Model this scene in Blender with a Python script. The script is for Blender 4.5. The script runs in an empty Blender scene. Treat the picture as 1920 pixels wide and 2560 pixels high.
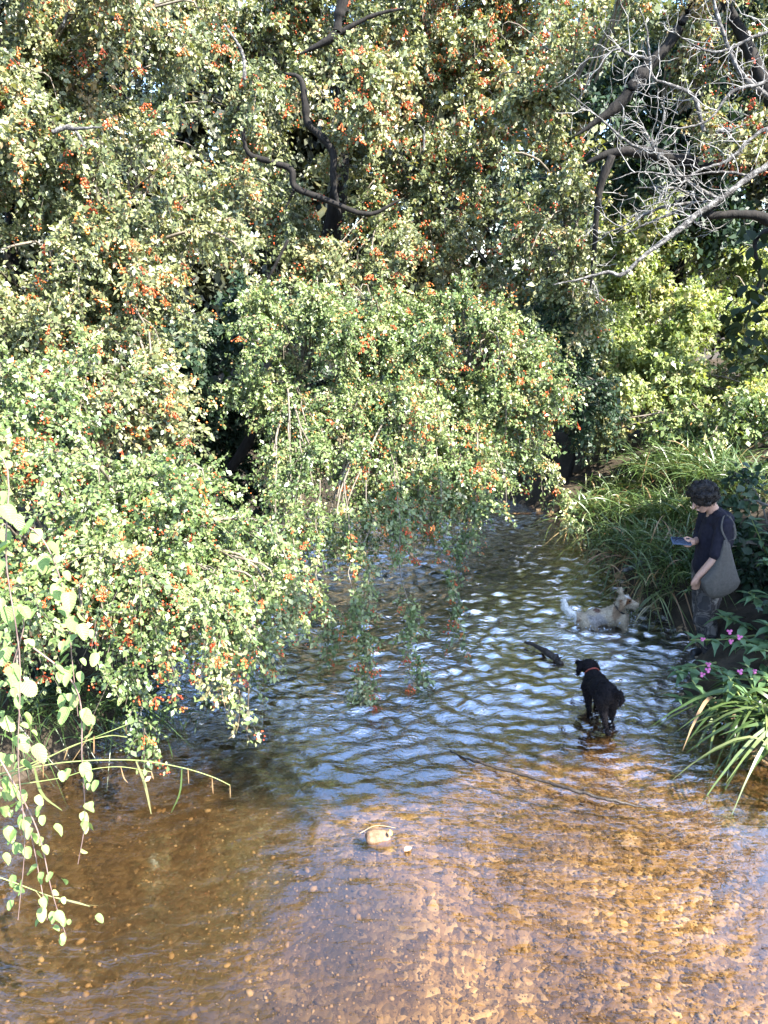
import bpy, bmesh, math, random
import numpy as np
from mathutils import Vector, Matrix

# ------------------------------------------------------------------ camera, sky, sun, exposure
S = bpy.context.scene
C = S.collection
CAM_H, PITCH, VFOV = 3.25, math.radians(17), math.radians(67)
cd = bpy.data.cameras.new('camera'); cam = bpy.data.objects.new('camera', cd); C.objects.link(cam)
cam.location = (0, 0, CAM_H); cam.rotation_euler = (math.pi/2 - PITCH, 0, 0)
cd.sensor_fit = 'VERTICAL'; cd.angle = VFOV; cd.clip_start = 0.05; cd.clip_end = 2000
S.camera = cam
SUN = Vector((0.52, -0.42, 0.76)).normalized()
SUN_EL = math.asin(SUN.z); SUN_AZ = math.atan2(SUN.x, SUN.y)
w = bpy.data.worlds.new('World'); S.world = w; w.use_nodes = True
nt = w.node_tree
sky = nt.nodes.new('ShaderNodeTexSky'); sky.sky_type = 'NISHITA'; sky.sun_disc = False
sky.sun_elevation = SUN_EL; sky.sun_rotation = SUN_AZ; sky.air_density = 1.0; sky.dust_density = 1.0; sky.ozone_density = 3.5
bg = nt.nodes['Background']; bg.inputs['Strength'].default_value = 0.14
nt.links.new(sky.outputs[0], bg.inputs[0])
sl = bpy.data.lights.new('sun', 'SUN'); sl.energy = 5.0; sl.angle = math.radians(0.5); sl.color = (1.0, 0.94, 0.84)
so = bpy.data.objects.new('sun', sl); C.objects.link(so)
so.rotation_euler = SUN.to_track_quat('Z', 'Y').to_euler(); so.location = SUN*30
S.view_settings.view_transform = 'Standard'; S.view_settings.look = 'None'
S.view_settings.gamma = 1; S.view_settings.use_curve_mapping = False
S.view_settings.exposure = 2.55
S.render.engine = 'CYCLES'
cy = S.cycles
cy.max_bounces = 6; cy.diffuse_bounces = 3; cy.glossy_bounces = 3; cy.transmission_bounces = 4
cy.transparent_max_bounces = 8; cy.caustics_reflective = False; cy.caustics_refractive = False
cy.sample_clamp_indirect = 4.0
cy.use_denoising = True

# ------------------------------------------------------------------ helpers
RNG = np.random.default_rng(11)
F = 1280/math.tan(VFOV/2); SP, CP = math.sin(PITCH), math.cos(PITCH)
def ray(px, py):
    a = (px-960)/F; b = (1280-py)/F
    return np.array([a, CP + b*SP, -SP + b*CP])
def W(px, py, z=0.0):                      # where the line of sight meets height z
    r = ray(px, py); return np.array([0, 0, CAM_H]) + r*((z-CAM_H)/r[2])
def P(px, py, Y):                          # where the line of sight meets distance Y downstream
    r = ray(px, py); return np.array([0, 0, CAM_H]) + r*(Y/r[1])
def nrm(v, ax=-1):
    return v/np.maximum(np.linalg.norm(v, axis=ax, keepdims=True), 1e-9)
def lerp(a, b, t): return a + (b-a)*t
def sstep(x): x = np.clip(x, 0, 1); return x*x*(3-2*x)

def tag(o, label=None, cat=None, group=None, kind=None):
    if label: o['label'] = label
    if cat: o['category'] = cat
    if group: o['group'] = group
    if kind: o['kind'] = kind
    return o
def empty(name, loc, label=None, cat=None, group=None):
    o = bpy.data.objects.new(name, None); o.location = [float(v) for v in loc]; C.objects.link(o)
    o.empty_display_size = .1
    return tag(o, label, cat, group)
def link(name, me, parent=None, mat=None):
    o = bpy.data.objects.new(name, me); C.objects.link(o)
    if mat is not None and not me.materials: me.materials.append(mat)
    if parent is not None:
        o.parent = parent
        o.matrix_parent_inverse = Matrix.Translation(-Vector(parent.location)) if parent.type == 'EMPTY' else Matrix.Identity(4)
    return o
def mesh(name, verts, faces, mat=None, tint=None, smooth=True):
    """verts Nx3; faces: list of int arrays (M,k), k constant in each."""
    verts = np.asarray(verts, np.float32)
    if not isinstance(faces, list): faces = [faces]
    faces = [np.asarray(f, np.int32) for f in faces if len(f)]
    me = bpy.data.meshes.new(name)
    me.vertices.add(len(verts)); me.vertices.foreach_set('co', verts.ravel())
    loops = np.concatenate([f.ravel() for f in faces])
    sizes = np.concatenate([np.full(len(f), f.shape[1], np.int32) for f in faces])
    starts = np.concatenate([[0], np.cumsum(sizes)[:-1]]).astype(np.int32)
    me.loops.add(len(loops)); me.loops.foreach_set('vertex_index', loops)
    me.polygons.add(len(sizes)); me.polygons.foreach_set('loop_start', starts)
    me.polygons.foreach_set('loop_total', sizes)
    me.update(calc_edges=True)
    me.polygons.foreach_set('use_smooth', np.full(len(sizes), smooth, bool))
    if tint is not None:
        a = me.attributes.new('tint', 'FLOAT', 'POINT'); a.data.foreach_set('value', np.asarray(tint, np.float32))
    if mat is not None: me.materials.append(mat)
    return me
def joinv(parts):
    """[(verts, faces list, tint)] -> one"""
    vs, ts, fd, off = [], [], {}, 0
    for v, fs, t in parts:
        for f in fs:
            f = np.asarray(f)
            if len(f): fd.setdefault(f.shape[1], []).append(f + off)
        vs.append(v); off += len(v)
        ts.append(np.full(len(v), t) if np.isscalar(t) else t)
    return np.concatenate(vs), [np.concatenate(x) for x in fd.values()], np.concatenate(ts)

def smooth_path(pts, n):
    pts = np.asarray(pts, float); k = len(pts)
    if k < 3:
        t = np.linspace(0, 1, n)[:, None]; return pts[0]*(1-t) + pts[-1]*t
    ext = np.vstack([2*pts[0]-pts[1], pts, 2*pts[-1]-pts[-2]])
    u = np.linspace(0, k-1-1e-6, n); i = u.astype(int); f = (u-i)[:, None]
    p0, p1, p2, p3 = ext[i], ext[i+1], ext[i+2], ext[i+3]
    return .5*((2*p1)+(-p0+p2)*f+(2*p0-5*p1+4*p2-p3)*f*f+(-p0+3*p1-3*p2+p3)*f**3)
def tubes(paths, radii, sides=5):
    """paths (N,K,3), radii (N,K) -> verts, [quads]; all tubes at once"""
    paths = np.asarray(paths, float); radii = np.asarray(radii, float)
    N, K, _ = paths.shape
    tan = nrm(np.gradient(paths, axis=1))
    ref = np.where(np.abs(tan[..., 2:3]) > .9, np.array([1., 0, 0]), np.array([0, 0, 1.]))
    u = nrm(np.cross(tan, ref)); v = np.cross(tan, u)
    a = np.arange(sides)*2*math.pi/sides
    ring = u[:, :, None]*np.cos(a)[:, None] + v[:, :, None]*np.sin(a)[:, None]
    V = (paths[:, :, None] + ring*radii[:, :, None, None]).reshape(-1, 3)
    n, k, s = np.meshgrid(np.arange(N), np.arange(K-1), np.arange(sides), indexing='ij')
    b = (n*K+k)*sides; s2 = (s+1) % sides
    q = np.stack([b+s, b+s2, b+sides+s2, b+sides+s], -1).reshape(-1, 4)
    return V, [q]
def tube1(pts, radii, sides=8, n=None, wob=0.0, rng=RNG):
    n = n or max(8, len(pts)*5)
    path = smooth_path(pts, n)
    if wob: path[1:-1] += rng.normal(0, wob, (n-2, 3))
    r = np.interp(np.linspace(0, 1, n), np.linspace(0, 1, len(radii)), radii)
    if wob: r = r*(1+.10*np.interp(np.arange(n), np.arange(0, n+3, 3), rng.normal(0, 1, len(np.arange(0, n+3, 3)))))
    V, f = tubes(path[None], r[None], sides)
    k = len(V); V = np.vstack([V, path[0], path[-1]])
    s = np.arange(sides); s2 = (s+1) % sides
    cap = np.concatenate([np.stack([np.full(sides, k), s2, s], -1), np.stack([np.full(sides, k+1), k-sides+s, k-sides+s2], -1)])
    return V, [f[0], cap]

# leaf templates: vertices (x across, y along, z normal), faces
LOBED = (np.array([[0,0,0],[-.30,.30,.12],[-.34,.78,.10],[0,1.10,-.08],[.26,.70,.08],[.36,.42,.13]]), [np.array([[0,3,2,1],[0,5,4,3]])])
DIAM = (np.array([[0,0,0],[-.32,.6,.12],[0,1.1,-.06],[.34,.45,.10]]), [np.array([[0,3,2,1]])])
OVAL = (np.array([[0,0,0],[-.30,.25,.06],[-.36,.6,.08],[0,1.05,-.10],[.36,.6,.08],[.30,.25,.06],[0,.45,.0]]),
        [np.array([[0,6,2,1],[0,5,4,6]]), np.array([[6,3,2],[6,4,3]])])
def leafcloud(pos, axis, nor, size, tmpl, tint):
    T, fs = tmpl; n = len(pos); m = len(T)
    a = nrm(axis); b = nrm(np.cross(a, nor)); c = np.cross(b, a)
    L = T[None]*size[:, None, None]
    V = pos[:, None] + L[..., 0:1]*b[:, None] + L[..., 1:2]*a[:, None] + L[..., 2:3]*c[:, None]
    off = (np.arange(n)*m)
    out = [(f[None]+off[:, None, None]).reshape(-1, f.shape[1]) for f in fs]
    return V.reshape(-1, 3), out, np.repeat(tint, m)

# ------------------------------------------------------------------ materials
def newmat(name):
    m = bpy.data.materials.new(name); m.use_nodes = True
    n = m.node_tree.nodes; b = n['Principled BSDF']
    return m, m.node_tree, b
def N(t, kind, **kw):
    n = t.nodes.new('ShaderNode'+kind)
    for k, v in kw.items():
        if k in n.inputs: n.inputs[k].default_value = v
        else: setattr(n, k, v)
    return n
def ramp(t, stops, interp='LINEAR'):
    r = t.nodes.new('ShaderNodeValToRGB'); e = r.color_ramp.elements
    r.color_ramp.interpolation = interp
    while len(e) < len(stops): e.new(0.5)
    for i, (p, c) in enumerate(stops):
        e[i].position = p; e[i].color = (*c, 1)
    return r
def leaf_mat(name, stops, rough=.42, trans=.18, spec=.5):
    m, t, b = newmat(name)
    at = N(t, 'Attribute', attribute_name='tint')
    r = ramp(t, stops); t.links.new(at.outputs['Fac'], r.inputs[0])
    t.links.new(r.outputs[0], b.inputs['Base Color'])
    b.inputs['Roughness'].default_value = rough; b.inputs['Specular IOR Level'].default_value = spec
    tr = t.nodes.new('ShaderNodeBsdfTranslucent')
    mul = N(t, 'MixRGB', blend_type='MULTIPLY'); mul.inputs[0].default_value = 1; mul.inputs[2].default_value = (1.5, 1.5, .55, 1)
    t.links.new(r.outputs[0], mul.inputs[1]); t.links.new(mul.outputs[0], tr.inputs[0])
    mx = t.nodes.new('ShaderNodeMixShader'); mx.inputs[0].default_value = trans
    t.links.new(b.outputs[0], mx.inputs[1]); t.links.new(tr.outputs[0], mx.inputs[2])
    t.links.new(mx.outputs[0], t.nodes['Material Output'].inputs[0])
    return m
def noise_mat(name, stops, scale=8, rough=.8, bump=.3, detail=6, coord='Object', stretch=(1,1,1), bdist=.02, spec=.3):
    m, t, b = newmat(name)
    tc = t.nodes.new('ShaderNodeTexCoord'); mp = t.nodes.new('ShaderNodeMapping'); mp.inputs['Scale'].default_value = stretch
    t.links.new(tc.outputs[coord], mp.inputs[0])
    n = N(t, 'TexNoise', Scale=scale, Detail=detail, Roughness=.62); t.links.new(mp.outputs[0], n.inputs['Vector'])
    r = ramp(t, stops); t.links.new(n.outputs[0], r.inputs[0]); t.links.new(r.outputs[0], b.inputs['Base Color'])
    b.inputs['Roughness'].default_value = rough; b.inputs['Specular IOR Level'].default_value = spec
    if bump:
        bp = N(t, 'Bump', Strength=bump, Distance=bdist); t.links.new(n.outputs[0], bp.inputs['Height']); t.links.new(bp.outputs[0], b.inputs['Normal'])
    return m
M = {}
M['haw'] = leaf_mat('hawthorn_leaf', [(0,(.032,.046,.018)),(.35,(.100,.124,.050)),(.7,(.205,.220,.098)),(.92,(.33,.33,.18)),(1,(.34,.19,.08))], rough=.38, spec=.6)
M['haw_green'] = leaf_mat('fresh_hawthorn_leaf', [(0,(.028,.050,.016)),(.35,(.092,.142,.044)),(.75,(.195,.245,.092)),(.95,(.32,.34,.17)),(1,(.34,.19,.08))], rough=.38, spec=.6)
M['back'] = leaf_mat('shade_dark_tree_leaf', [(0,(.012,.017,.008)),(.5,(.034,.040,.018)),(1,(.09,.088,.042))], rough=.45)  # leaf colour lowered to stand in for shade in the gaps
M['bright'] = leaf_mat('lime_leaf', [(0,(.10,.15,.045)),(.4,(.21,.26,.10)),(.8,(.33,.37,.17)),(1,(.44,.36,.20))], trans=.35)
M['ivy'] = leaf_mat('shade_painted_leaf', [(0,(.012,.028,.014)),(.6,(.028,.055,.028)),(1,(.06,.09,.04))], rough=.5, spec=.35)  # dark leaf colour with shade painted in, for hollows and undergrowth
M['chest'] = leaf_mat('broad_leaf', [(0,(.010,.018,.007)),(1,(.024,.036,.012))], trans=.10, rough=.65, spec=.15)
M['grass'] = leaf_mat('sedge_blade', [(0,(.025,.05,.014)),(.5,(.062,.105,.028)),(.85,(.14,.165,.058)),(.93,(.24,.20,.10)),(1,(.24,.135,.065))], rough=.38)
M['balsam'] = leaf_mat('balsam_leaf', [(0,(.055,.11,.045)),(1,(.12,.20,.085))], rough=.38, trans=.25)
M['bramble'] = leaf_mat('bramble_leaf', [(0,(.13,.22,.07)),(.6,(.22,.32,.11)),(1,(.30,.35,.13))], rough=.5, trans=.35, spec=.4)
t = M['bramble'].node_tree; b = t.nodes['Principled BSDF']; tc = t.nodes.new('ShaderNodeTexCoord'); sx = t.nodes.new('ShaderNodeSeparateXYZ'); t.links.new(tc.outputs['Object'], sx.inputs[0])
ax = N(t, 'Math', operation='ABSOLUTE'); t.links.new(sx.outputs[0], ax.inputs[0])
vv = N(t, 'Math', operation='MULTIPLY_ADD'); t.links.new(ax.outputs[0], vv.inputs[0]); vv.inputs[1].default_value = -.9; t.links.new(sx.outputs[1], vv.inputs[2])
vs_ = N(t, 'Math', operation='MULTIPLY'); t.links.new(vv.outputs[0], vs_.inputs[0]); vs_.inputs[1].default_value = 38
sn_ = N(t, 'Math', operation='SINE'); t.links.new(vs_.outputs[0], sn_.inputs[0])
bp = N(t, 'Bump', Strength=.25, Distance=.012); t.links.new(sn_.outputs[0], bp.inputs['Height']); t.links.new(bp.outputs[0], b.inputs['Normal'])
nz = N(t, 'TexNoise', Scale=3.0, Detail=4); oi = t.nodes.new('ShaderNodeObjectInfo'); vm = N(t, 'VectorMath', operation='ADD'); t.links.new(tc.outputs['Object'], vm.inputs[0]); t.links.new(oi.outputs['Random'], vm.inputs[1]); t.links.new(vm.outputs[0], nz.inputs['Vector'])
ad = N(t, 'Math', operation='MULTIPLY_ADD'); t.links.new(nz.outputs[0], ad.inputs[0]); ad.inputs[1].default_value = .9; at = [n_ for n_ in t.nodes if n_.type == 'ATTRIBUTE'][0]; rm = [n_ for n_ in t.nodes if n_.type == 'VALTORGB'][0]
sb = N(t, 'Math', operation='SUBTRACT'); t.links.new(at.outputs['Fac'], sb.inputs[0]); sb.inputs[1].default_value = .4; t.links.new(sb.outputs[0], ad.inputs[2]); t.links.new(ad.outputs[0], rm.inputs[0])
M['bark'] = noise_mat('dark_bark', [(.3,(.004,.004,.004)),(.7,(.020,.017,.015))], 14, .9, .8, stretch=(1,1,.3), bdist=.03)
M['grey'] = noise_mat('lichened_bark', [(.32,(.022,.020,.019)),(.47,(.085,.082,.08)),(.57,(.16,.155,.15)),(.70,(.36,.355,.34))], 22, .95, 1.0, bdist=.04)
M['twig'] = noise_mat('twig', [(.3,(.07,.055,.04)),(.7,(.22,.19,.15))], 20, .8, 0)
M['straw'] = noise_mat('dry_stem', [(.3,(.22,.15,.09)),(.7,(.42,.30,.19))], 15, .7, 0)
M['stemgreen'] = noise_mat('green_stem', [(.3,(.12,.17,.05)),(.7,(.30,.33,.12))], 9, .5, 0)
M['stempurple'] = noise_mat('purple_stem', [(.3,(.10,.06,.06)),(.7,(.26,.19,.16))], 12, .6, 0)
M['berry'] = noise_mat('haw_berry', [(.3,(.34,.045,.012)),(.7,(.56,.12,.025))], 6, .3, 0, spec=.5)
t = M['berry'].node_tree; b = t.nodes['Principled BSDF']; oi = t.nodes.new('ShaderNodeObjectInfo'); r_ = ramp(t, [(0,(.34,.028,.012)),(.45,(.54,.085,.020)),(.8,(.62,.15,.03)),(1,(.56,.26,.06))])
rm = [n_ for n_ in t.nodes if n_.type == 'VALTORGB' and n_ != r_][0]; mb = N(t, 'MixRGB', blend_type='MIX'); mb.inputs[0].default_value = .6
t.links.new(oi.outputs['Random'], r_.inputs[0]); t.links.new(rm.outputs[0], mb.inputs[1]); t.links.new(r_.outputs[0], mb.inputs[2]); t.links.new(mb.outputs[0], b.inputs['Base Color'])
M['rust'] = leaf_mat('withered_leaf', [(0,(.14,.05,.045)),(1,(.26,.12,.09))], trans=.2)
M['pink'] = noise_mat('balsam_petal', [(.3,(.42,.05,.20)),(.7,(.60,.20,.40))], 20, .5, 0)
M['earth'] = noise_mat('bank_earth', [(.25,(.012,.010,.007)),(.55,(.045,.034,.022)),(.8,(.10,.075,.045))], 5, .95, .8, bdist=.05)
M['sand'] = noise_mat('sandy_bank', [(.25,(.14,.10,.055)),(.6,(.30,.23,.13)),(.85,(.42,.34,.21))], 3.2, .95, .6, bdist=.05)

# ------------------------------------------------------------------ the stream and its banks
YL = [-6, 2, 3, 4, 5, 6, 8, 10, 11, 12, 13, 20]; XL = [-2.6, -2.6, -2.7, -2.55, -2.15, -1.9, -1.75, -2.1, -2.7, -5, -9, -9]
YR = [-6, 2, 3.5, 4.6, 5.5, 6.2, 7, 8, 10, 11.2, 12.3, 13.2, 14.2, 20]; XR = [3.2, 3.2, 3.15, 2.70, 2.42, 2.85, 2.80, 2.62, 2.55, 2.1, .6, -2, -9, -9]
def wob(x, y):
    return .5*np.sin(1.7*x+.6*y+1)+.3*np.sin(3.9*y-1.3*x)+.2*np.sin(6.1*x+5.3*y+2)
def inside(x, y):
    xl = np.interp(y, YL, XL)+.08*np.sin(4.1*y)+.05*np.sin(9.3*y+1); xr = np.interp(y, YR, XR)+.07*np.sin(3.7*y+2)+.05*np.sin(8.9*y)
    return np.minimum(x-xl, xr-x)
def height(x, y):
    d = inside(x, y)
    shoal = np.exp(-((x/.55)**2+((y-3.85)/.45)**2))*.7 + np.exp(-(((x-2.0)/.95)**2+((y-7.9)/.38)**2))*.9 + sstep((x-.2)/1.6)*sstep((5.2-y)/1.2)*.45
    depth = .24*(1-np.clip(shoal, 0, .93))*(1+.25*wob(x*.9, y*.9))
    zin = -depth*sstep(d/.55)-.005
    o = -d
    zo = .38*sstep(o/.22) + .55*sstep((o-.1)/1.5) + .35*sstep((o-1.2)/4) + .07*wob(x*2, y*2)*sstep(o/.3)
    return np.where(d > 0, zin, zo)
xs = np.arange(-9, 9.01, .1); ys = np.arange(-5, 19.01, .1)
gx, gy = np.meshgrid(xs, ys); gz = height(gx, gy)
GV = np.stack([gx, gy, gz], -1).reshape(-1, 3)
nx = len(xs); ii, jj = np.meshgrid(np.arange(len(ys)-1), np.arange(nx-1), indexing='ij')
q = np.stack([ii*nx+jj, ii*nx+jj+1, (ii+1)*nx+jj+1, (ii+1)*nx+jj], -1).reshape(-1, 4)
qc = GV[q].mean(1); qin = inside(qc[:, 0], qc[:, 1]); land = qin <= -.02
right = qc[:, 0] > np.interp(qc[:, 1], YL, XL)
right &= ~((qc[:, 1] > 12.4) & (qc[:, 0] < 2.4))
far = (qc[:, 1] > 12.0) & (qc[:, 0] < 2.4) & (qc[:, 0] > -1.6) & land & ~((qc[:, 0] < np.interp(qc[:, 1], YL, XL)))
def sub(name, mask, mat):
    f = q[mask]; u, inv = np.unique(f, return_inverse=True)
    o = link(name, mesh(name, GV[u], inv.reshape(-1, 4), mat)); tag(o, kind='structure'); return o

# stream-bed gravel material
m, t, b = newmat('stream_gravel')
tc = t.nodes.new('ShaderNodeTexCoord')
dn = N(t, 'TexNoise', Scale=7.0, Detail=3); t.links.new(tc.outputs['Object'], dn.inputs['Vector'])
ad = N(t, 'MixRGB', blend_type='ADD'); ad.inputs[0].default_value = .10
t.links.new(tc.outputs['Object'], ad.inputs[1]); t.links.new(dn.outputs['Color'], ad.inputs[2])
v1 = N(t, 'TexVoronoi', Scale=27.0); t.links.new(ad.outputs[0], v1.inputs['Vector'])
sepc = t.nodes.new('ShaderNodeSeparateColor'); t.links.new(v1.outputs['Color'], sepc.inputs[0])
cr = ramp(t, [(0,(.028,.018,.009)),(.3,(.11,.070,.033)),(.6,(.24,.158,.076)),(.85,(.34,.24,.125)),(1,(.50,.39,.25))])
t.links.new(sepc.outputs[0], cr.inputs[0])
big = N(t, 'TexNoise', Scale=.9, Detail=4); t.links.new(tc.outputs['Object'], big.inputs['Vector'])
br = ramp(t, [(.38,(.34,.29,.25)),(.60,(1,1,1))]); t.links.new(big.outputs[0], br.inputs[0])
mm = N(t, 'MixRGB', blend_type='MULTIPLY'); mm.inputs[0].default_value = .85
t.links.new(cr.outputs[0], mm.inputs[1]); t.links.new(br.outputs[0], mm.inputs[2])
# dark silt colour on the left side, also painting in the shade there
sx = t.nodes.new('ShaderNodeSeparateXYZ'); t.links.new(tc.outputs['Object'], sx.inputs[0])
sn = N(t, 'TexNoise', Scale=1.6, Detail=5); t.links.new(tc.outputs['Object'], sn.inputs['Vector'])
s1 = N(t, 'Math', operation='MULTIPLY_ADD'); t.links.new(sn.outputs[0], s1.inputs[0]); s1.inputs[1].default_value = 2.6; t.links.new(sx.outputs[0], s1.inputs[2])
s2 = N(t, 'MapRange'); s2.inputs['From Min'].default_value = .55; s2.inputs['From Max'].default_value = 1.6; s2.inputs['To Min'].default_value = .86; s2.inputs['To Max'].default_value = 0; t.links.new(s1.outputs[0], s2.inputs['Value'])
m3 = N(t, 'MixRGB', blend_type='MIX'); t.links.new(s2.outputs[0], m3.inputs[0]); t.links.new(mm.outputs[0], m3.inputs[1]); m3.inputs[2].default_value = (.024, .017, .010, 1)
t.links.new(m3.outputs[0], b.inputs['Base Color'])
b.inputs['Roughness'].default_value = .85
bp = N(t, 'Bump', Strength=.9, Distance=.012); t.links.new(v1.outputs['Distance'], bp.inputs['Height']); bp.invert = True; t.links.new(bp.outputs[0], b.inputs['Normal'])
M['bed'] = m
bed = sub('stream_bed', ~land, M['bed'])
lb = sub('left_bank', land & ~right & ~far, M['earth'])
rb = sub('right_bank', land & right & ~far, M['earth'])
fb = sub('sandy_bank', far, M['sand'])
# the land that runs on to the horizon
R0 = np.array([[-9, -5], [9, -5], [9, 19], [-9, 19]], float); R1 = np.array([[-900, -900], [900, -900], [900, 900], [-900, 900]], float)
gv = np.vstack([np.c_[R0, np.full(4, .70)], np.c_[R1, np.full(4, .70)]])
tag(link('ground', mesh('ground', gv, np.array([[0,1,5,4],[1,2,6,5],[2,3,7,6],[3,0,4,7]]), M['earth'], smooth=False)), kind='structure')

# water surface: modelled ripples, clear shallow water with a Fresnel sheen
m, t, b = newmat('stream_water')
t.nodes.remove(b)
tc = t.nodes.new('ShaderNodeTexCoord'); mp = t.nodes.new('ShaderNodeMapping'); mp.inputs['Scale'].default_value = (13, 30, 1)
t.links.new(tc.outputs['Object'], mp.inputs[0])
n1 = N(t, 'TexNoise', Scale=1.0, Detail=3.0, Roughness=.55, Distortion=.6); t.links.new(mp.outputs[0], n1.inputs['Vector'])
bp = N(t, 'Bump', Strength=1.0, Distance=.016)
sx = t.nodes.new('ShaderNodeSeparateXYZ'); t.links.new(tc.outputs['Object'], sx.inputs[0])
rf_ = N(t, 'MapRange'); rf_.interpolation_type = 'SMOOTHSTEP'; rf_.inputs['From Min'].default_value = 3.7; rf_.inputs['From Max'].default_value = 5.4; rf_.inputs['To Min'].default_value = .30; rf_.inputs['To Max'].default_value = 1.0; t.links.new(sx.outputs[1], rf_.inputs['Value'])
pn = N(t, 'TexNoise', Scale=1.3, Detail=2); t.links.new(tc.outputs['Object'], pn.inputs['Vector'])
pr_ = N(t, 'MapRange'); pr_.inputs['From Min'].default_value = .35; pr_.inputs['From Max'].default_value = .65; pr_.inputs['To Min'].default_value = .45; pr_.inputs['To Max'].default_value = 1.15; t.links.new(pn.outputs[0], pr_.inputs['Value'])
m1 = N(t, 'Math', operation='MULTIPLY'); t.links.new(rf_.outputs[0], m1.inputs[0]); t.links.new(pr_.outputs[0], m1.inputs[1])
m2 = N(t, 'Math', operation='MULTIPLY'); t.links.new(m1.outputs[0], m2.inputs[0]); t.links.new(n1.outputs[0], m2.inputs[1]); t.links.new(m2.outputs[0], bp.inputs['Height'])
geo = t.nodes.new('ShaderNodeNewGeometry')
dt = N(t, 'VectorMath', operation='DOT_PRODUCT'); t.links.new(geo.outputs['Incoming'], dt.inputs[0]); dt.inputs[1].default_value = (0, 0, 1)
ab = N(t, 'Math', operation='ABSOLUTE'); t.links.new(dt.outputs['Value'], ab.inputs[0])
om = N(t, 'Math', operation='SUBTRACT'); om.inputs[0].default_value = 1.0; t.links.new(ab.outputs[0], om.inputs[1])
pw = N(t, 'Math', operation='POWER'); t.links.new(om.outputs[0], pw.inputs[0]); pw.inputs[1].default_value = 3.1
fr = N(t, 'Math', operation='MULTIPLY_ADD'); t.links.new(pw.outputs[0], fr.inputs[0]); fr.inputs[1].default_value = 5.8; fr.inputs[2].default_value = .035
fr.use_clamp = True
gl = N(t, 'BsdfGlossy', Roughness=.03); t.links.new(bp.outputs[0], gl.inputs['Normal'])
tp = t.nodes.new('ShaderNodeBsdfTransparent'); tp.inputs[0].default_value = (.93, .82, .64, 1)
rf = N(t, 'BsdfRefraction', Roughness=.0, IOR=1.33); rf.inputs['Color'].default_value = (.88, .74, .52, 1); t.links.new(bp.outputs[0], rf.inputs['Normal'])
tm = t.nodes.new('ShaderNodeMixShader'); tm.inputs[0].default_value = .3; t.links.new(tp.outputs[0], tm.inputs[1]); t.links.new(rf.outputs[0], tm.inputs[2])
mx = t.nodes.new('ShaderNodeMixShader'); t.links.new(fr.outputs[0], mx.inputs[0]); t.links.new(tm.outputs[0], mx.inputs[1]); t.links.new(gl.outputs[0], mx.inputs[2])
t.links.new(mx.outputs[0], t.nodes['Material Output'].inputs[0])
M['water'] = m
def ripple(x, y):
    z = np.zeros_like(x); rg = np.random.default_rng(5)
    calm = .16+.84*sstep((y-3.9)/1.5)*(1-.45*sstep((y-8.5)/3))
    for i in range(54):
        lam = .075*(3.6**rg.random()); an = rg.normal(math.pi/2, .62); k = 2*math.pi/lam; q1, q2, q3, q4, ph = rg.uniform(.6, 2.6, 4).tolist()+[rg.uniform(0, 6.28)]
        env = .5+.5*np.sin(q1*x*1.7+ph)*np.sin(q2*y*1.9+2*ph)
        z += lam*.026*env**2*np.sin(k*(x*math.cos(an)+y*math.sin(an))+ph+1.6*np.sin(x*q3+ph)*np.sin(y*q4*1.3))
    z *= calm
    for (cx, cy_, A, lam, fall) in ((-.03, 3.95, .0045, .17, .28), (1.6, 5.12, .008, .14, .45), (2.1, 6.85, .010, .18, .6), (2.8, 6.16, .006, .15, .4), (.5, 4.75, .003, .22, .5)):
        r = np.hypot(x-cx, (y-cy_)*1.2); z += A*np.sin(2*math.pi*r/lam)*np.exp(-r/fall)
    return z
xs2 = np.arange(-2.7, 3.0, .026); ys2 = np.arange(2.4, 10.6, .0225)
wx, wy = np.meshgrid(xs2, ys2); wz = ripple(wx, wy)
n2 = len(xs2); ii, jj = np.meshgrid(np.arange(len(ys2)-1), np.arange(n2-1), indexing='ij')
wq = np.stack([ii*n2+jj, ii*n2+jj+1, (ii+1)*n2+jj+1, (ii+1)*n2+jj], -1).reshape(-1, 4)
WV = np.stack([wx, wy, wz], -1).reshape(-1, 3)
k0 = len(WV); x0, x1, y0, y1 = xs2[0], xs2[-1], ys2[0], ys2[-1]
WV = np.vstack([WV, [[-9, -5, 0], [9, -5, 0], [9, y0, 0], [x1, y0, 0], [x0, y0, 0], [-9, y0, 0], [-9, y1, 0], [x0, y1, 0], [x1, y1, 0], [9, y1, 0], [9, 16, 0], [-9, 16, 0]]])
c_ = k0
extra = [[c_, c_+1, c_+2, c_+5], [c_+5, c_+4, c_+7, c_+6], [c_+3, c_+2, c_+9, c_+8], [c_+6, c_+9, c_+10, c_+11]]
tag(link('water', mesh('water', WV, [wq, np.array(extra)], M['water'])), kind='structure')

# gravel: the largest pebbles one by one, the rest as a mass
OCT = np.array([[1,0,0],[-1,0,0],[0,1,0],[0,-1,0],[0,0,1],[0,0,-1]], float)
OF = np.array([[4,0,2],[4,2,1],[4,1,3],[4,3,0],[5,2,0],[5,1,2],[5,3,1],[5,0,3]])
m, t, b = newmat('pebble_stone')
at = N(t, 'Attribute', attribute_name='tint'); oi = t.nodes.new('ShaderNodeObjectInfo')
sm = N(t, 'Math', operation='ADD'); t.links.new(at.outputs['Fac'], sm.inputs[0]); t.links.new(oi.outputs['Random'], sm.inputs[1])
fc = N(t, 'Math', operation='FRACT'); t.links.new(sm.outputs[0], fc.inputs[0])
r_ = ramp(t, [(0,(.018,.013,.009)),(.35,(.07,.044,.024)),(.65,(.18,.118,.060)),(.88,(.25,.175,.10)),(1,(.32,.25,.165))]); t.links.new(fc.outputs[0], r_.inputs[0])
t.links.new(r_.outputs[0], b.inputs['Base Color']); b.inputs['Roughness'].default_value = .7
M['pebble'] = m
rg = np.random.default_rng(21)
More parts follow.
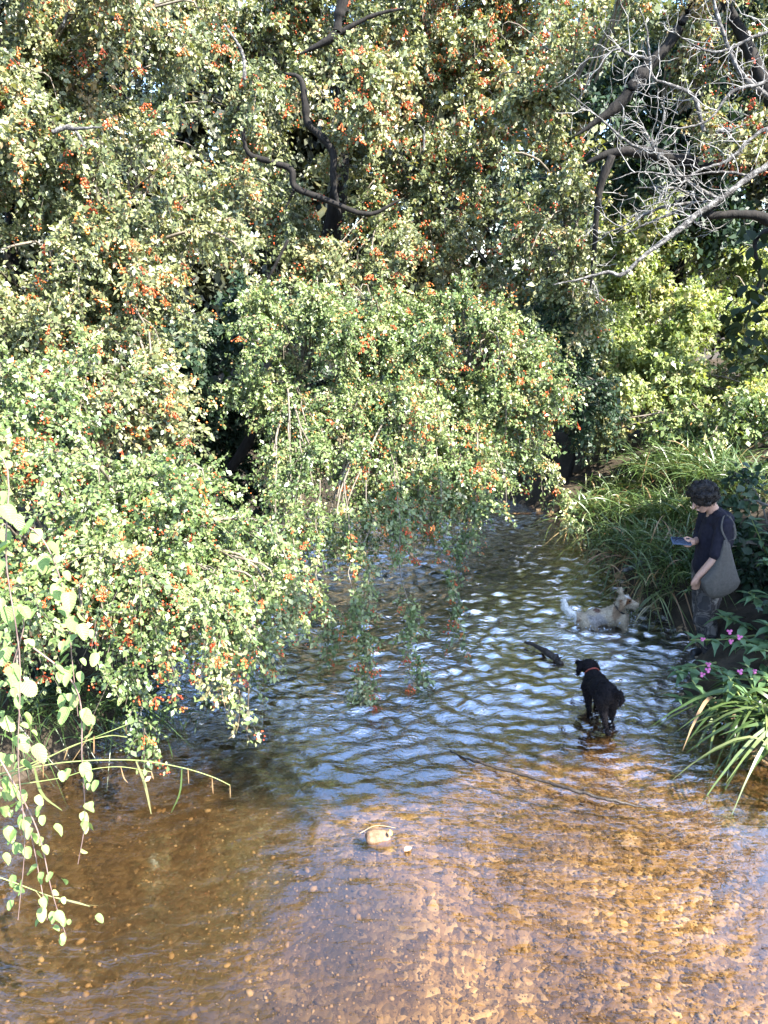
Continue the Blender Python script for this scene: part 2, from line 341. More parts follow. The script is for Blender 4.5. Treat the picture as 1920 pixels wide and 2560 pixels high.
n = 34000
y = 2.3+5.7*rg.random(n)**1.5; x = rg.uniform(-2.6, 3.1, n)
keep = (inside(x, y) > .12) & (rg.random(n) < .22+.78*sstep((x+.9+.5*wob(x*1.4, y*1.4))/1.1)); x, y = x[keep], y[keep]; n = len(x)
s = .005+.011*rg.random(n)**2.4; z = height(x, y)+s*.2
sc = np.stack([s*rg.uniform(.8, 1.4, n), s*rg.uniform(.7, 1.1, n), s*rg.uniform(.4, .7, n)], -1)
an = rg.uniform(0, 6.28, n); ca, sa = np.cos(an), np.sin(an)
L = OCT[None]*sc[:, None]*(1+rg.normal(0, .12, (n, 6, 1)))
V = np.stack([L[..., 0]*ca[:, None]-L[..., 1]*sa[:, None]+x[:, None], L[..., 0]*sa[:, None]+L[..., 1]*ca[:, None]+y[:, None], L[..., 2]+z[:, None]], -1)
o = link('gravel', mesh('gravel', V.reshape(-1, 3), (OF[None]+(np.arange(n)*6)[:, None, None]).reshape(-1, 3), M['pebble'], np.repeat(rg.random(n), 6)), bed)
tag(o, kind='stuff')
pm = []
_b = bmesh.new(); bmesh.ops.create_icosphere(_b, subdivisions=1, radius=1); PV = np.array([v.co[:] for v in _b.verts]); PF = np.array([[v.index for v in f.verts] for f in _b.faces]); _b.free()
for k in range(8):
    v = PV*np.array([rg.uniform(.9, 1.4), rg.uniform(.7, 1), rg.uniform(.45, .7)])*(1+rg.normal(0, .10, (len(PV), 1)))
    pm.append(mesh('pebble', v, PF, M['pebble'], np.zeros(len(PV))))
cnt = 0
while cnt < 260:
    yy = 2.6+4.2*rg.random()**1.6; xx = rg.uniform(-2.3, 2.9)
    if inside(np.array(xx), np.array(yy)) < .15: continue
    o = link('pebble', pm[cnt % 8], bed); s_ = rg.uniform(.016, .028)
    o.location = (xx, yy, float(height(np.array(xx), np.array(yy)))+s_*.15); o.scale = (s_, s_, s_); o.rotation_euler = (rg.normal(0, .2), rg.normal(0, .2), rg.uniform(0, 6.28)); cnt += 1

# ------------------------------------------------------------------ woody plants
ICO = None
def berry_meshes(rng, nvar=8, r=.0075):
    bm = bmesh.new(); bmesh.ops.create_icosphere(bm, subdivisions=1, radius=1)
    v = np.array([a.co[:] for a in bm.verts]); f = np.array([[a.index for a in p.verts] for p in bm.faces]); bm.free()
    out = []
    for k in range(nvar):
        nb = rng.integers(5, 10); parts = []
        for i in range(nb):
            c = rng.normal(0, 1, 3)*np.array([.020, .020, .016]); rr = r*rng.uniform(.8, 1.15)
            parts.append((v*rr*np.array([1, 1, 1.15])+c, [f], 0.))
            pth = np.array([[0, 0, .035], c*.6+[0, 0, .015], c]); tv, tf = tubes(pth[None], np.full((1, 3), .0011), 3); parts.append((tv, tf, 0.))
        V, fs, ti = joinv(parts); out.append(mesh('berry_cluster', V, fs, M['berry']))
    return out
BERRY = berry_meshes(np.random.default_rng(3))

def bezier(s, e, lift, K, rng, wig=.05):
    n = len(s); t = np.linspace(0, 1, K)[None, :, None]
    mid = (s+e)/2; mid = mid + np.array([0, 0, 1.])*lift[:, None] + rng.normal(0, wig, (n, 3))*2
    p = (1-t)**2*s[:, None] + 2*t*(1-t)*mid[:, None] + t*t*e[:, None]
    p[:, 1:-1] += rng.normal(0, wig*.25, (n, K-2, 3))
    return p
def lobes_points(rng, lobes, n):
    """points near the outer shell of overlapping ellipsoids: (centre, radii, weight)"""
    wt = np.array([l[2] for l in lobes], float); wt /= wt.sum()
    idx = rng.choice(len(lobes), n, p=wt)
    c = np.array([l[0] for l in lobes])[idx]; r = np.array([l[1] for l in lobes])[idx]
    d = nrm(rng.normal(0, 1, (n, 3)) + np.array([.15, -.35, .15]))
    rad = rng.uniform(.5, 1.05, n)[:, None]
    return c + d*r*rad, d, c
def sprays_on(rng, path, nsp, nodes, lpn, slen, droop, size, tmpl, stops_mean=.45, up=.75, t0=.2, spread=.65, tvar=.16, hang=.35, holes=None, seed_=0.):
    """twigs with leaves along paths (N,K,3) -> leaf verts/faces/tint, twig paths, end points"""
    Nn, K, _ = path.shape
    bi = np.repeat(np.arange(Nn), nsp); n = len(bi)
    t = rng.uniform(t0, 1, n)*(K-1.001); i = t.astype(int); f = (t-i)[:, None]
    base = path[bi, i]*(1-f)+path[bi, i+1]*f
    tan = nrm(path[bi, i+1]-path[bi, i])
    d = nrm(tan*.55+rng.normal(0, spread, (n, 3))+np.array([.10, -.22, .10]))
    if holes:
        g = np.sin(3.3*base[:, 0]+1.3*np.sin(2.1*base[:, 2])+seed_)*np.sin(3.9*base[:, 2]+1.1*np.sin(2.7*base[:, 1])+2*seed_)+.5*np.sin(7.1*base[:, 0]+seed_)*np.sin(6.3*base[:, 2]+5*base[:, 1])
        kp = g+rng.normal(0, .12, n) > holes
        base, d, bi, tan = base[kp], d[kp], bi[kp], tan[kp]; n = len(bi)
    ln = slen*rng.uniform(.5, 1.25, n)
    u = np.linspace(.12, 1, nodes)[None, :, None]
    pts = base[:, None]+d[:, None]*ln[:, None, None]*u - np.array([0, 0, 1.])*(droop*ln*rng.uniform(.5, 1.5, n))[:, None, None]*u*u
    tw = np.concatenate([base[:, None], pts], 1)
    st = nrm(np.gradient(pts, axis=1))
    lp = np.repeat(pts.reshape(-1, 3), lpn, 0); ls = np.repeat(st.reshape(-1, 3), lpn, 0)
    k = len(lp)
    lp = lp + rng.normal(0, size*.55, (k, 3))
    ax = nrm(ls*.5+rng.normal(0, .75, (k, 3))+np.array([0, 0, -hang]))
    no = nrm(np.array([.42, -.42, up*.75])+rng.normal(0, .48, (k, 3)))
    spt = np.repeat(rng.normal(0, tvar*.7, n), nodes*lpn)+np.repeat(rng.normal(0, tvar*.9, Nn)[bi], nodes*lpn)
    ti = np.clip(stops_mean+spt+rng.normal(0, tvar, k), 0, .97); ti[rng.random(k) < .012] = 1
    sz = size*np.clip(rng.lognormal(0, .35, k), .4, 1.8)
    V, fs, tt = leafcloud(lp, ax, no, sz, tmpl, ti)
    return (V, fs, tt), tw, pts[:, -1]

def bush(name, label, cat, base, lobes, nb, nsp, limbs=(), extra_paths=(), seed=1, size=.028, tmpl=DIAM, mat='haw', nodes=8, lpn=5, slen=.34, droop=.30, lift=.5,
         mean=.45, berries=80, trunk=None, barkm='bark', hang_tail=.16, up=.75, hubs=None, limbm=None, group=None, berry_scale=1.0, tvar=.16, twigs=True, holes=-.24):
    rng = np.random.default_rng(seed)
    root = empty(name, base, label, cat, group)
    ends, d, cc = lobes_points(rng, lobes, nb)
    hubs = np.asarray(hubs if hubs is not None else [l[0] for l in lobes], float)
    # each bough starts on the nearest hub, a little below
    hi = np.argmin(((ends[:, None]-hubs[None])**2).sum(-1), 1)
    st = hubs[hi]*.75 + cc*.25 + rng.normal(0, .06, (nb, 3)) - np.array([0, 0, .1])
    ln = np.linalg.norm(ends-st, axis=1)
    K = 7
    pa = bezier(st, ends, lift*ln*rng.uniform(.2, .8, nb), K, rng)
    tail = np.stack([ends + (ends-pa[:, -2])*.35*np.sqrt(j) - np.array([0, 0, 1.])*(hang_tail*rng.uniform(.2, 1.4, nb))[:, None]*(j/3.)**1.2 for j in (1, 2, 3)], 1)
    pa = np.concatenate([pa, tail], 1)
    parts = []; tw_all = []; tips = []
    (lv, tw, tp) = sprays_on(rng, pa, nsp, nodes, lpn, slen, droop, size, tmpl, mean, up, tvar=tvar, holes=holes, seed_=seed*1.7); parts.append(lv); tw_all.append(tw); tips.append(tp)
    ep_v = []
    for (pp, r0, ns, sl) in extra_paths:
        path = smooth_path(pp, 14)[None]
        path[0, 2:-1] += rng.normal(0, .022, (11, 3)); lv, tw, tp = sprays_on(rng, path, int(ns*1.15), 6, lpn, sl*1.35, .7, size, tmpl, mean+.06, up, t0=.08, tvar=tvar, spread=.75); parts.append(lv); tw_all.append(tw); tips.append(tp)
        v, f = tubes(path, np.linspace(r0, r0*.35, 14)[None], 4); ep_v.append((v, f, 0.))
    V, fs, ti = joinv(parts)
    o = link('crown', mesh('crown', V, fs, M[mat], ti), root); tag(o, kind='stuff')
    # boughs and twigs
    br = []
    v, f = tubes(pa, np.linspace(.016, .0028, pa.shape[1])[None].repeat(nb, 0)*rng.uniform(.7, 1.3, (nb, 1)), 4); br.append((v, f, 0.))
    br += ep_v
    if twigs:
        for tw in tw_all:
            t3 = tw[:, [0, tw.shape[1]//2, tw.shape[1]-1]]
            v, f = tubes(t3, np.linspace(.0028, .0012, t3.shape[1])[None].repeat(len(t3), 0), 3); br.append((v, f, 0.))
    V, fs, _ = joinv(br); o = link('boughs', mesh('boughs', V, fs, M['twig']), root); tag(o, kind='stuff')
    if trunk:
        v, f = tube1(trunk[0], trunk[1], 9, wob=.008, rng=rng); link('trunk', mesh('trunk', v, f, M[barkm]), root)
    for lm in limbs:
        v, f = tube1(lm[0], lm[1], 8, n=len(lm[0])*8, wob=.0022, rng=rng); link('limb', mesh('limb', v, f, M[lm[2] if len(lm) > 2 else barkm]), root)
    # berries on the outer twig ends
    tp = np.concatenate(tips)
    if berries:
        key = tp[:, 0]*.5-tp[:, 1]*.9+tp[:, 2]*.25+rng.normal(0, .7, len(tp)) + 1.1*np.sin(tp[:, 0]*5+seed)*np.sin(tp[:, 2]*5+1)
        idx = np.argsort(-key)[:int(berries*3)]; idx = rng.permutation(idx)[:berries]
        rest = rng.permutation(np.argsort(-key)[:int(len(key)*.75)])[:berries*2]
        bo = np.array([[1,0,0],[-1,0,0],[0,1,0],[0,-1,0],[0,0,1],[0,0,-1]], float); bf = np.array([[4,0,2],[4,2,1],[4,1,3],[4,3,0],[5,2,0],[5,1,2],[5,3,1],[5,0,3]])
        cc_ = (tp[rest][:, None]+rng.normal(0, .024, (len(rest), 6, 3))*berry_scale+np.array([.01, -.02, 0])).reshape(-1, 3); rr_ = (.0075*berry_scale*rng.uniform(.7, 1.2, len(cc_)))[:, None, None]
        o = link('berries', mesh('berries', (cc_[:, None]+bo[None]*rr_).reshape(-1, 3), (bf[None]+(np.arange(len(cc_))*6)[:, None, None]).reshape(-1, 3), M['berry']), root); tag(o, kind='stuff')
        for k, j in enumerate(idx):
            b_ = link('berry_cluster', BERRY[k % len(BERRY)], root)
            b_.location = (tp[j]+np.array([.01, -.02, .0])); s_ = berry_scale*rng.uniform(.8, 1.35); b_.scale = (s_, s_, s_); b_.rotation_euler = (0, 0, rng.uniform(0, 6.28))
    return root

# front bush on the left, leaning over the water
bush('hawthorn_bush', 'dense hawthorn bush with few berries overhanging the water behind the bramble', 'bush', (-2.7, 5.3, .5),
     [((-2.3, 5.2, 1.95), (.95, .9, .65), 3), ((-1.55, 5.15, 1.45), (.75, .75, .55), 3), ((-1.2, 5.4, 1.15), (.45, .6, .4), 2.0), ((-2.7, 4.9, 1.6), (.7, .7, .7), 1.6), ((-1.9, 4.85, 1.2), (.7, .5, .35), 1.4), ((-2.9, 5.9, 2.5), (.9, .8, .6), 2), ((-1.55, 4.55, 1.42), (.6, .4, .28), 1.6), ((-2.2, 4.35, 1.45), (.6, .4, .45), 1.8)],
     130, 30, seed=4, size=.029, mat='haw_green', berries=200, mean=.47, hang_tail=.15, hubs=[(-2.4, 5.5, 1.3), (-1.7, 5.5, 1.1), (-2.9, 5.6, 1.8)],
     trunk=([(-2.75, 5.6, .35), (-2.65, 5.6, .8), (-2.4, 5.5, 1.3), (-1.7, 5.45, 1.2)], [.07, .06, .045, .02]),
     limbs=[([(-2.65, 5.6, .8), (-2.8, 5.6, 1.4), (-2.9, 5.7, 2.1)], [.04, .03, .015])],
     extra_paths=[([P(690, 1330, 5.2), P(735, 1440, 5.1), P(740, 1560, 5.05)], .006, 14, .12), ([P(610, 1480, 4.9), P(650, 1600, 4.85), P(640, 1700, 4.8)], .006, 16, .14),
                  ([P(330, 1640, 4.3), P(345, 1770, 4.25), P(375, 1860, 4.2)], .006, 14, .10), ([P(480, 1560, 4.6), P(560, 1680, 4.6), P(590, 1740, 4.55)], .006, 16, .14),
                  ([P(250, 1500, 4.2), P(290, 1620, 4.2), P(330, 1720, 4.2)], .006, 16, .16)])

# middle bush arching over the stream, curtains of twigs trailing down
def lobe(px, py, Y, r, wgt): return (tuple(P(px, py, Y)), r, wgt)
bush('hawthorn_bush', 'berry-laden hawthorn bush arching over mid-stream with twigs trailing to the water', 'bush', (-2.1, 9.2, .5),
     [lobe(900, 790, 9.0, (1.0, .8, .55), 3.4), lobe(1120, 850, 8.8, (.95, .8, .6), 4.2), lobe(1275, 960, 8.7, (.55, .6, .55), 3.0), lobe(780, 960, 8.6, (.85, .7, .6), 2.4), lobe(1030, 1020, 8.4, (.9, .6, .5), 2.4), lobe(1300, 1090, 8.6, (.38, .5, .42), 1.5), lobe(1170, 1150, 8.2, (.5, .5, .3), 1.3), lobe(740, 800, 8.6, (.7, .7, .5), 1.6), lobe(850, 1150, 8.0, (.7, .6, .35), 1.6), lobe(730, 1110, 7.6, (.4, .5, .4), 1.1), lobe(780, 1230, 7.2, (.5, .4, .34), 1.0), lobe(930, 1210, 7.5, (.45, .4, .32), .9), lobe(1090, 1220, 7.7, (.4, .4, .30), .9)],
     200, 34, seed=9, size=.031, mat='haw_green', berries=290, mean=.53, hang_tail=.25, hubs=[(-1.1, 9.2, 2.1), (.1, 9.1, 2.2), (1.0, 9.0, 2.0)],
     trunk=([(-2.1, 9.3, .3), (-1.8, 9.3, 1.1), (-1.0, 9.2, 1.9), (.1, 9.1, 2.2), (1.0, 9.0, 2.0)], [.09, .08, .06, .04, .015]),
     extra_paths=[([P(1090, 1120, 7.6), P(1120, 1380, 6.8), P(1150, 1610, 6.25)], .005, 28, .09), ([P(985, 1180, 7.2), P(1010, 1480, 6.0), P(1045, 1715, 5.7)], .006, 36, .12),
                  ([P(915, 1200, 7.0), P(915, 1550, 5.8), P(905, 1780, 5.4)], .006, 34, .11), ([P(860, 1200, 7.0), P(890, 1500, 5.9), P(930, 1690, 5.6)], .006, 30, .12),
                  ([P(800, 1200, 7.0), P(800, 1450, 6.3), P(820, 1590, 6.0)], .006, 30, .13), ([P(1330, 1100, 8.4), P(1400, 1220, 8.3), P(1440, 1325, 8.2)], .005, 22, .10),
                  ([P(1190, 1150, 7.8), P(1180, 1300, 7.4), P(1130, 1400, 7.2)], .006, 30, .14), ([P(720, 1200, 7.0), P(740, 1420, 6.3), P(760, 1540, 6.1)], .006, 26, .14)])

# added near-black shrub standing in for shade in the hollows between the bushes
bush('shade_toned_shrub', 'near-black shrub added for the shade of the hollow between the front bush and the arching bush', 'shrub', (-2.6, 10.4, .6), [lobe(600, 1060, 10.2, (.9, .6, .7), 2), lobe(430, 900, 9.6, (.9, .6, .8), 2), lobe(640, 800, 10.4, (.9, .6, .7), 2), lobe(560, 1250, 10.4, (.8, .5, .4), 1), lobe(250, 1000, 9.2, (.9, .6, .8), 2)], 70, 16, seed=41, size=.06, tmpl=DIAM, mat='ivy', berries=0, mean=.3, hubs=[(-2.5, 10.4, 1.8), (-3.4, 10.0, 2.2)], holes=None,
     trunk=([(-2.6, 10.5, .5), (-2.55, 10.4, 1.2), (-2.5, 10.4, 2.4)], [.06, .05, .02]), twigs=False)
# tall hawthorn on the left, above the front bush
bush('hawthorn_tree', 'tall pale-leaved hawthorn at the left edge, thick with orange berries above the front bush', 'tree', (-4.2, 7.6, .8),
     [((-3.3, 7.0, 3.2), (1.1, .9, .8), 3), ((-2.5, 7.0, 2.9), (.9, .8, .7), 2.4), ((-3.3, 7.3, 4.3), (1.2, .9, .8), 3), ((-2.2, 7.6, 3.9), (1.0, .8, .7), 2.4), ((-3.7, 7.6, 5.2), (1.2, .9, .7), 2), ((-2.3, 6.6, 2.3), (.7, .6, .5), 1.4), ((-2.5, 7.6, 5.5), (.9, .6, .6), 1.5), (tuple(P(325, 165, 8.3)), (.7, .5, .5), 1.5), (tuple(P(290, 1075, 6.5)), (.5, .4, .35), 1.3)],
     205, 26, seed=14, size=.037, tmpl=DIAM, mat='haw', berries=260, mean=.52, hubs=[(-3.6, 7.8, 3.0), (-2.6, 7.8, 3.2), (-3.6, 8.0, 4.4)], berry_scale=1.25,
     trunk=([(-4.2, 7.9, .7), (-4.0, 7.9, 2.0), (-3.6, 7.8, 3.2), (-3.5, 8.0, 5.0)], [.14, .12, .08, .03]),
     limbs=[([(-3.95, 7.9, 2.2), (-3.2, 7.8, 2.9), (-2.4, 7.7, 3.3)], [.06, .045, .02]), ([P(130, 330, 6.6), P(180, 320, 6.6), P(215, 370, 6.5)], [.02, .018, .006], 'grey'), ([P(170, 322, 6.6), P(255, 318, 6.5)], [.014, .005], 'grey'),
            ([P(155, 70, 7.2), P(175, 20, 7.2), P(200, -20, 7.3)], [.012, .014, .016], 'grey')])

# central tree with twisting dark limbs
cl = lambda Y, *pts: [P(x, y, Y) for x, y in pts]
bush('hawthorn_tree', 'hawthorn tree with twisting black limbs showing through, behind the arching bush', 'tree', (-1.6, 16.4, .7),
     [lobe(480, 330, 15.0, (1.5, 1.0, 1.1), 2.4), lobe(640, 540, 14.6, (1.4, 1.0, 1.0), 2.2), lobe(960, 430, 15.0, (1.5, 1.0, 1.1), 2.6), lobe(1120, 640, 14.4, (1.3, .9, .9), 2.2), lobe(1250, 330, 14.6, (1.3, .9, 1.1), 2.6), lobe(520, 90, 15.4, (1.5, 1.0, 1.0), 2.2), lobe(800, 120, 15.6, (1.4, 1.0, 1.0), 2.0), lobe(1120, 100, 15.2, (1.5, 1.0, 1.0), 2.2), lobe(1330, 560, 14.6, (.9, .8, 1.0), 1.6), lobe(800, 680, 14.8, (1.4, .9, .8), 2), lobe(700, 300, 13.6, (.7, .6, .6), 1.0), lobe(900, 230, 13.8, (.8, .6, .6), 1.2), lobe(960, 0, 15.8, (2.6, .9, .7), 2.6), lobe(1250, -30, 15.6, (1.3, .8, .7), 2.4), lobe(1050, -60, 15.2, (1.4, .8, .6), 1.6), lobe(600, -10, 15.2, (1.1, .8, .6), 1.6), lobe(450, 560, 14.4, (1.0, .8, .9), 1.6), lobe(1350, 120, 14.8, (1.1, .9, .8), 1.6), lobe(950, 640, 13.6, (1.0, .6, .5), 1.2)],
     250, 22, seed=23, size=.061, tmpl=DIAM, mat='haw', berries=290, mean=.52, berry_scale=2.0, slen=.5, hang_tail=.25, hubs=[tuple(P(650, 520, 16.2)), tuple(P(1050, 520, 16.2)), tuple(P(650, 250, 16.4)), tuple(P(1100, 250, 16.4))],
     trunk=([(-1.6, 16.5, .6), (-1.4, 16.4, 2.6), (-.9, 16.2, 4.6), (-.8, 16.3, 6.6), (-.7, 16.4, 8.2)], [.24, .21, .17, .12, .05]),
     limbs=[(cl(13.6, (900, -160), (862, -20), (847, 40), (838, 87), (789, 116), (751, 135)), [.085, .08, .075, .065, .04, .015]), (cl(13.4, (712, 183), (751, 198), (763, 260), (770, 309), (809, 347), (833, 386), (833, 448), (850, 540)), [.02, .045, .055, .055, .065, .06, .05, .03]),
            (cl(13.3, (606, 313), (620, 381), (678, 405), (727, 424), (739, 468), (809, 497), (919, 535), (1000, 500)), [.03, .04, .05, .05, .055, .05, .035, .015]),
            (cl(13.3, (739, 468), (715, 520)), [.035, .012]), (cl(13.3, (370, 500), (430, 560), (475, 640)), [.015, .024, .014], 'grey'), (cl(13.2, (500, 585), (540, 585), (580, 600)), [.03, .035, .02]),
            (cl(14.2, (840, 87), (930, 40), (1010, 20)), [.05, .035, .015]), (cl(13.2, (560, 60), (605, 130), (612, 200)), [.012, .024, .03], 'grey'), (cl(13.2, (830, 330), (835, 290)), [.012, .008], 'grey'),
            (cl(13.0, (1058, 380), (1060, 330), (1045, 310)), [.016, .013, .006], 'grey'), (cl(13.2, (640, 760), (690, 660), (720, 600)), [.016, .024, .024])])

# hawthorn on the right with dead lichened limbs
LM = [(cl(8.0, (2010, 360), (1935, 405), (1877, 440), (1799, 499), (1743, 536), (1690, 580), (1617, 634), (1556, 686), (1517, 681), (1440, 700), (1382, 712)), [.05, .04, .032, .030, .028, .026, .023, .020, .016, .011, .006], 'grey'),
      (cl(8.1, (1799, 505), (1764, 538), (1850, 535), (1912, 547), (2000, 600)), [.02, .035, .04, .05, .06]),
      (cl(8.2, (1799, 499), (1720, 455), (1651, 390), (1578, 360), (1504, 300), (1426, 234)), [.020, .018, .017, .014, .010, .005], 'grey'),
      (cl(8.3, (1760, 330), (1734, 243), (1677, 213), (1634, 195), (1625, 148), (1617, 78), (1600, 20)), [.022, .019, .016, .015, .012, .009, .005], 'grey'),
      (cl(8.3, (1628, 150), (1573, 135), (1543, 122), (1500, 148)), [.018, .015, .012, .006], 'grey'),
      (cl(9.2, (1430, 345), (1539, 269), (1582, 217), (1621, 165), (1680, 100), (1750, -30)), [.008, .055, .07, .07, .06, .03]),
      (cl(9.0, (1443, 420), (1520, 385), (1600, 380), (1700, 400), (1800, 420), (1940, 400)), [.006, .04, .06, .07, .08, .09]),
      (cl(8.95, (1530, 388), (1500, 470), (1490, 560), (1482, 672), (1476, 720)), [.045, .04, .034, .024, .006]),
      (cl(8.4, (1560, 585), (1650, 545), (1720, 520)), [.008, .014, .02], 'grey'), (cl(8.4, (1500, 590), (1570, 560), (1650, 520), (1745, 505)), [.006, .01, .014, .018], 'grey'),
      (cl(8.3, (1590, 470), (1680, 470), (1760, 500)), [.006, .01, .014], 'grey'), (cl(8.6, (1930, 250), (1850, 180), (1800, 60), (1780, -20)), [.03, .025, .018, .012], 'grey'),
      (cl(8.1, (1990, 300), (1900, 330), (1820, 400), (1740, 430), (1660, 500), (1600, 520)), [.022, .018, .014, .012, .008, .004], 'grey'), (cl(8.2, (1990, 170), (1900, 210), (1830, 230), (1770, 300), (1690, 320), (1620, 290)), [.022, .018, .015, .012, .008, .004], 'grey'), (cl(8.2, (1990, 60), (1890, 90), (1800, 130), (1730, 110), (1660, 60)), [.018, .015, .012, .008, .004], 'grey'),
      (cl(8.0, (1877, 440), (1800, 430), (1700, 440), (1600, 430), (1530, 450)), [.014, .011, .009, .006, .003], 'grey'),
      (cl(8.6, (1950, 330), (1860, 320), (1790, 330)), [.05, .04, .02], 'grey'), (cl(8.2, (1650, 400), (1625, 350), (1610, 320)), [.014, .010, .005], 'grey')]
t5 = bush('hawthorn_tree', 'hawthorn tree with bare lichen-grey dead limbs above the person', 'tree', (5.6, 10.2, .9),
     [((1.9, 9.3, 3.9), (.6, .6, .5), 1.6), ((2.2, 9.8, 6.0), (1.1, .8, .6), 2.4), ((3.6, 9.6, 5.9), (1.0, .8, .7), 2.2), ((4.3, 9.0, 4.9), (.7, .7, .6), 1.8), ((3.6, 8.8, 4.6), (.5, .5, .3), .8), ((1.7, 9.6, 4.9), (.7, .7, .6), 1.8), ((4.7, 9.8, 5.8), (1.0, .8, .7), 1.8), ((2.0, 9.4, 3.0), (.5, .5, .5), 1.0), ((5.9, 11.2, 7.3), (1.6, 1.1, .7), 3.2), ((4.7, 11.2, 7.9), (1.4, 1.0, .6), 2.6), ((3.0, 9.2, 6.3), (1.0, .6, .5), 1.4)],  # the two highest lobes are added out of view to shade the tree behind
     150, 18, seed=31, size=.041, tmpl=DIAM, mat='haw', berries=130, mean=.55, berry_scale=1.4, hubs=[(2.2, 10.0, 3.9), (3.4, 10.0, 5.0), (4.6, 9.6, 4.8), (2.2, 10.2, 5.2), (5.6, 11.0, 6.8)], limbs=LM,
     trunk=([(5.6, 10.2, .7), (5.4, 10.1, 2.5), (5.0, 9.6, 3.8), (4.3, 9.3, 4.9), (3.6, 9.6, 6.2)], [.20, .17, .14, .10, .04]))
def dead_twigs(root, limbs, n, seed, mat='grey', length=.5):
    rng = np.random.default_rng(seed); paths = []; rad = []
    for _ in range(n):
        lm = limbs[rng.integers(len(limbs))]; p = smooth_path(lm[0], 20); i = rng.integers(1, 19)
        s = p[i]; d = nrm(nrm(p[min(19, i+1)]-p[i-1])*rng.normal(.4, .6)+rng.normal(0, .6, 3)+np.array([-.3, -.1, .1])); L = length*rng.uniform(.4, 1.4)
        kk = 7; pts = [s]
        for j in range(1, kk):
            d = nrm(d+rng.normal(0, .28, 3)); pts.append(pts[-1]+d*L/kk)
        paths.append(pts); r0 = rng.uniform(.003, .007); rad.append(np.linspace(r0, .0015, kk))
        for j in range(rng.integers(1, 4)):
            k = rng.integers(2, 6); d2 = nrm(d+rng.normal(0, .8, 3)); q_ = [pts[k]]
            for jj in range(1, kk): d2 = nrm(d2+rng.normal(0, .3, 3)); q_.append(q_[-1]+d2*L*.5/kk)
            paths.append(q_); rad.append(np.linspace(r0*.5, .0013, kk))
    v, f = tubes(np.array(paths), np.array(rad), 4)
    o = link('dead_twigs', mesh('dead_twigs', v, f, M[mat]), root); tag(o, kind='stuff')
M['pale'] = noise_mat('bleached_twig', [(.3,(.13,.125,.12)),(.7,(.36,.35,.34))], 30, .9, 0)
dead_twigs(t5, LM, 200, 5, 'pale', length=.46)

# undergrowth with shade put into its leaf colour, between the right tree and the arching bush
bush('shade_toned_shrub', 'blue-green shrub with shade painted into its leaves behind the tip of the arching bush', 'shrub', (1.9, 10.4, .6),
     [((1.6, 9.7, 2.4), (.8, .6, .6), 2), ((2.3, 10.0, 2.0), (.7, .6, .8), 2), ((1.2, 10.0, 1.7), (.8, .6, .6), 2)], 60, 16, seed=37, size=.045, tmpl=DIAM, mat='ivy', berries=0, mean=.5, hubs=[(1.8, 10.2, 1.8)],
     trunk=([(1.9, 10.4, .5), (1.85, 10.3, 1.2), (1.8, 10.2, 2.2)], [.05, .04, .02]))

# sunlit shrubs on the right bank
SH = [('lime-green leafy shrub in full sun at the top of the bank, largest of its row', [((3.5, 11.0, 1.9), (.8, .7, .6), 2), ((3.9, 11.3, 2.6), (.9, .7, .6), 2), ((4.5, 10.8, 1.7), (.7, .6, .5), 2)], (3.9, 11.4, .9), 80),
      ('yellow-green shrub below the grey dead limb, catching the sun', [((3.0, 12.0, 2.6), (.7, .7, .6), 2), ((3.4, 12.4, 3.4), (.9, .6, .6), 2), ((4.6, 12.2, 3.3), (.9, .6, .7), 2), ((3.6, 11.8, 3.9), (.8, .5, .5), 1.6)], (3.5, 12.5, .9), 90),
      ('sunlit shrub at the right edge behind the hanging dark leaves', [((5.4, 10.6, 2.2), (.8, .7, .8), 2), ((5.6, 11.4, 3.0), (.9, .7, .8), 2), ((5.0, 10.0, 1.7), (.6, .5, .4), 1)], (5.5, 11.2, .9), 65),
      ('brownish half-shaded shrub at the water bend beside the long grass', [((2.7, 10.6, 1.5), (.6, .5, .5), 2), ((2.5, 11.0, 2.1), (.6, .5, .5), 1.5)], (2.7, 10.9, .7), 45)]
for k, (lab, lo, ba, nb) in enumerate(SH):
    bush('leafy_shrub', lab, 'shrub', ba, lo, nb, 15, seed=50+k, size=.05, tmpl=DIAM, mat='bright' if k < 3 else 'haw', berries=0, mean=.55 if k < 3 else .62, slen=.3, hubs=[(ba[0], ba[1], ba[2]+.7)],
         trunk=([(ba[0], ba[1], ba[2]-.3), (ba[0]+.05, ba[1], ba[2]+.5), (ba[0], ba[1], ba[2]+1.3)], [.035, .03, .012]))

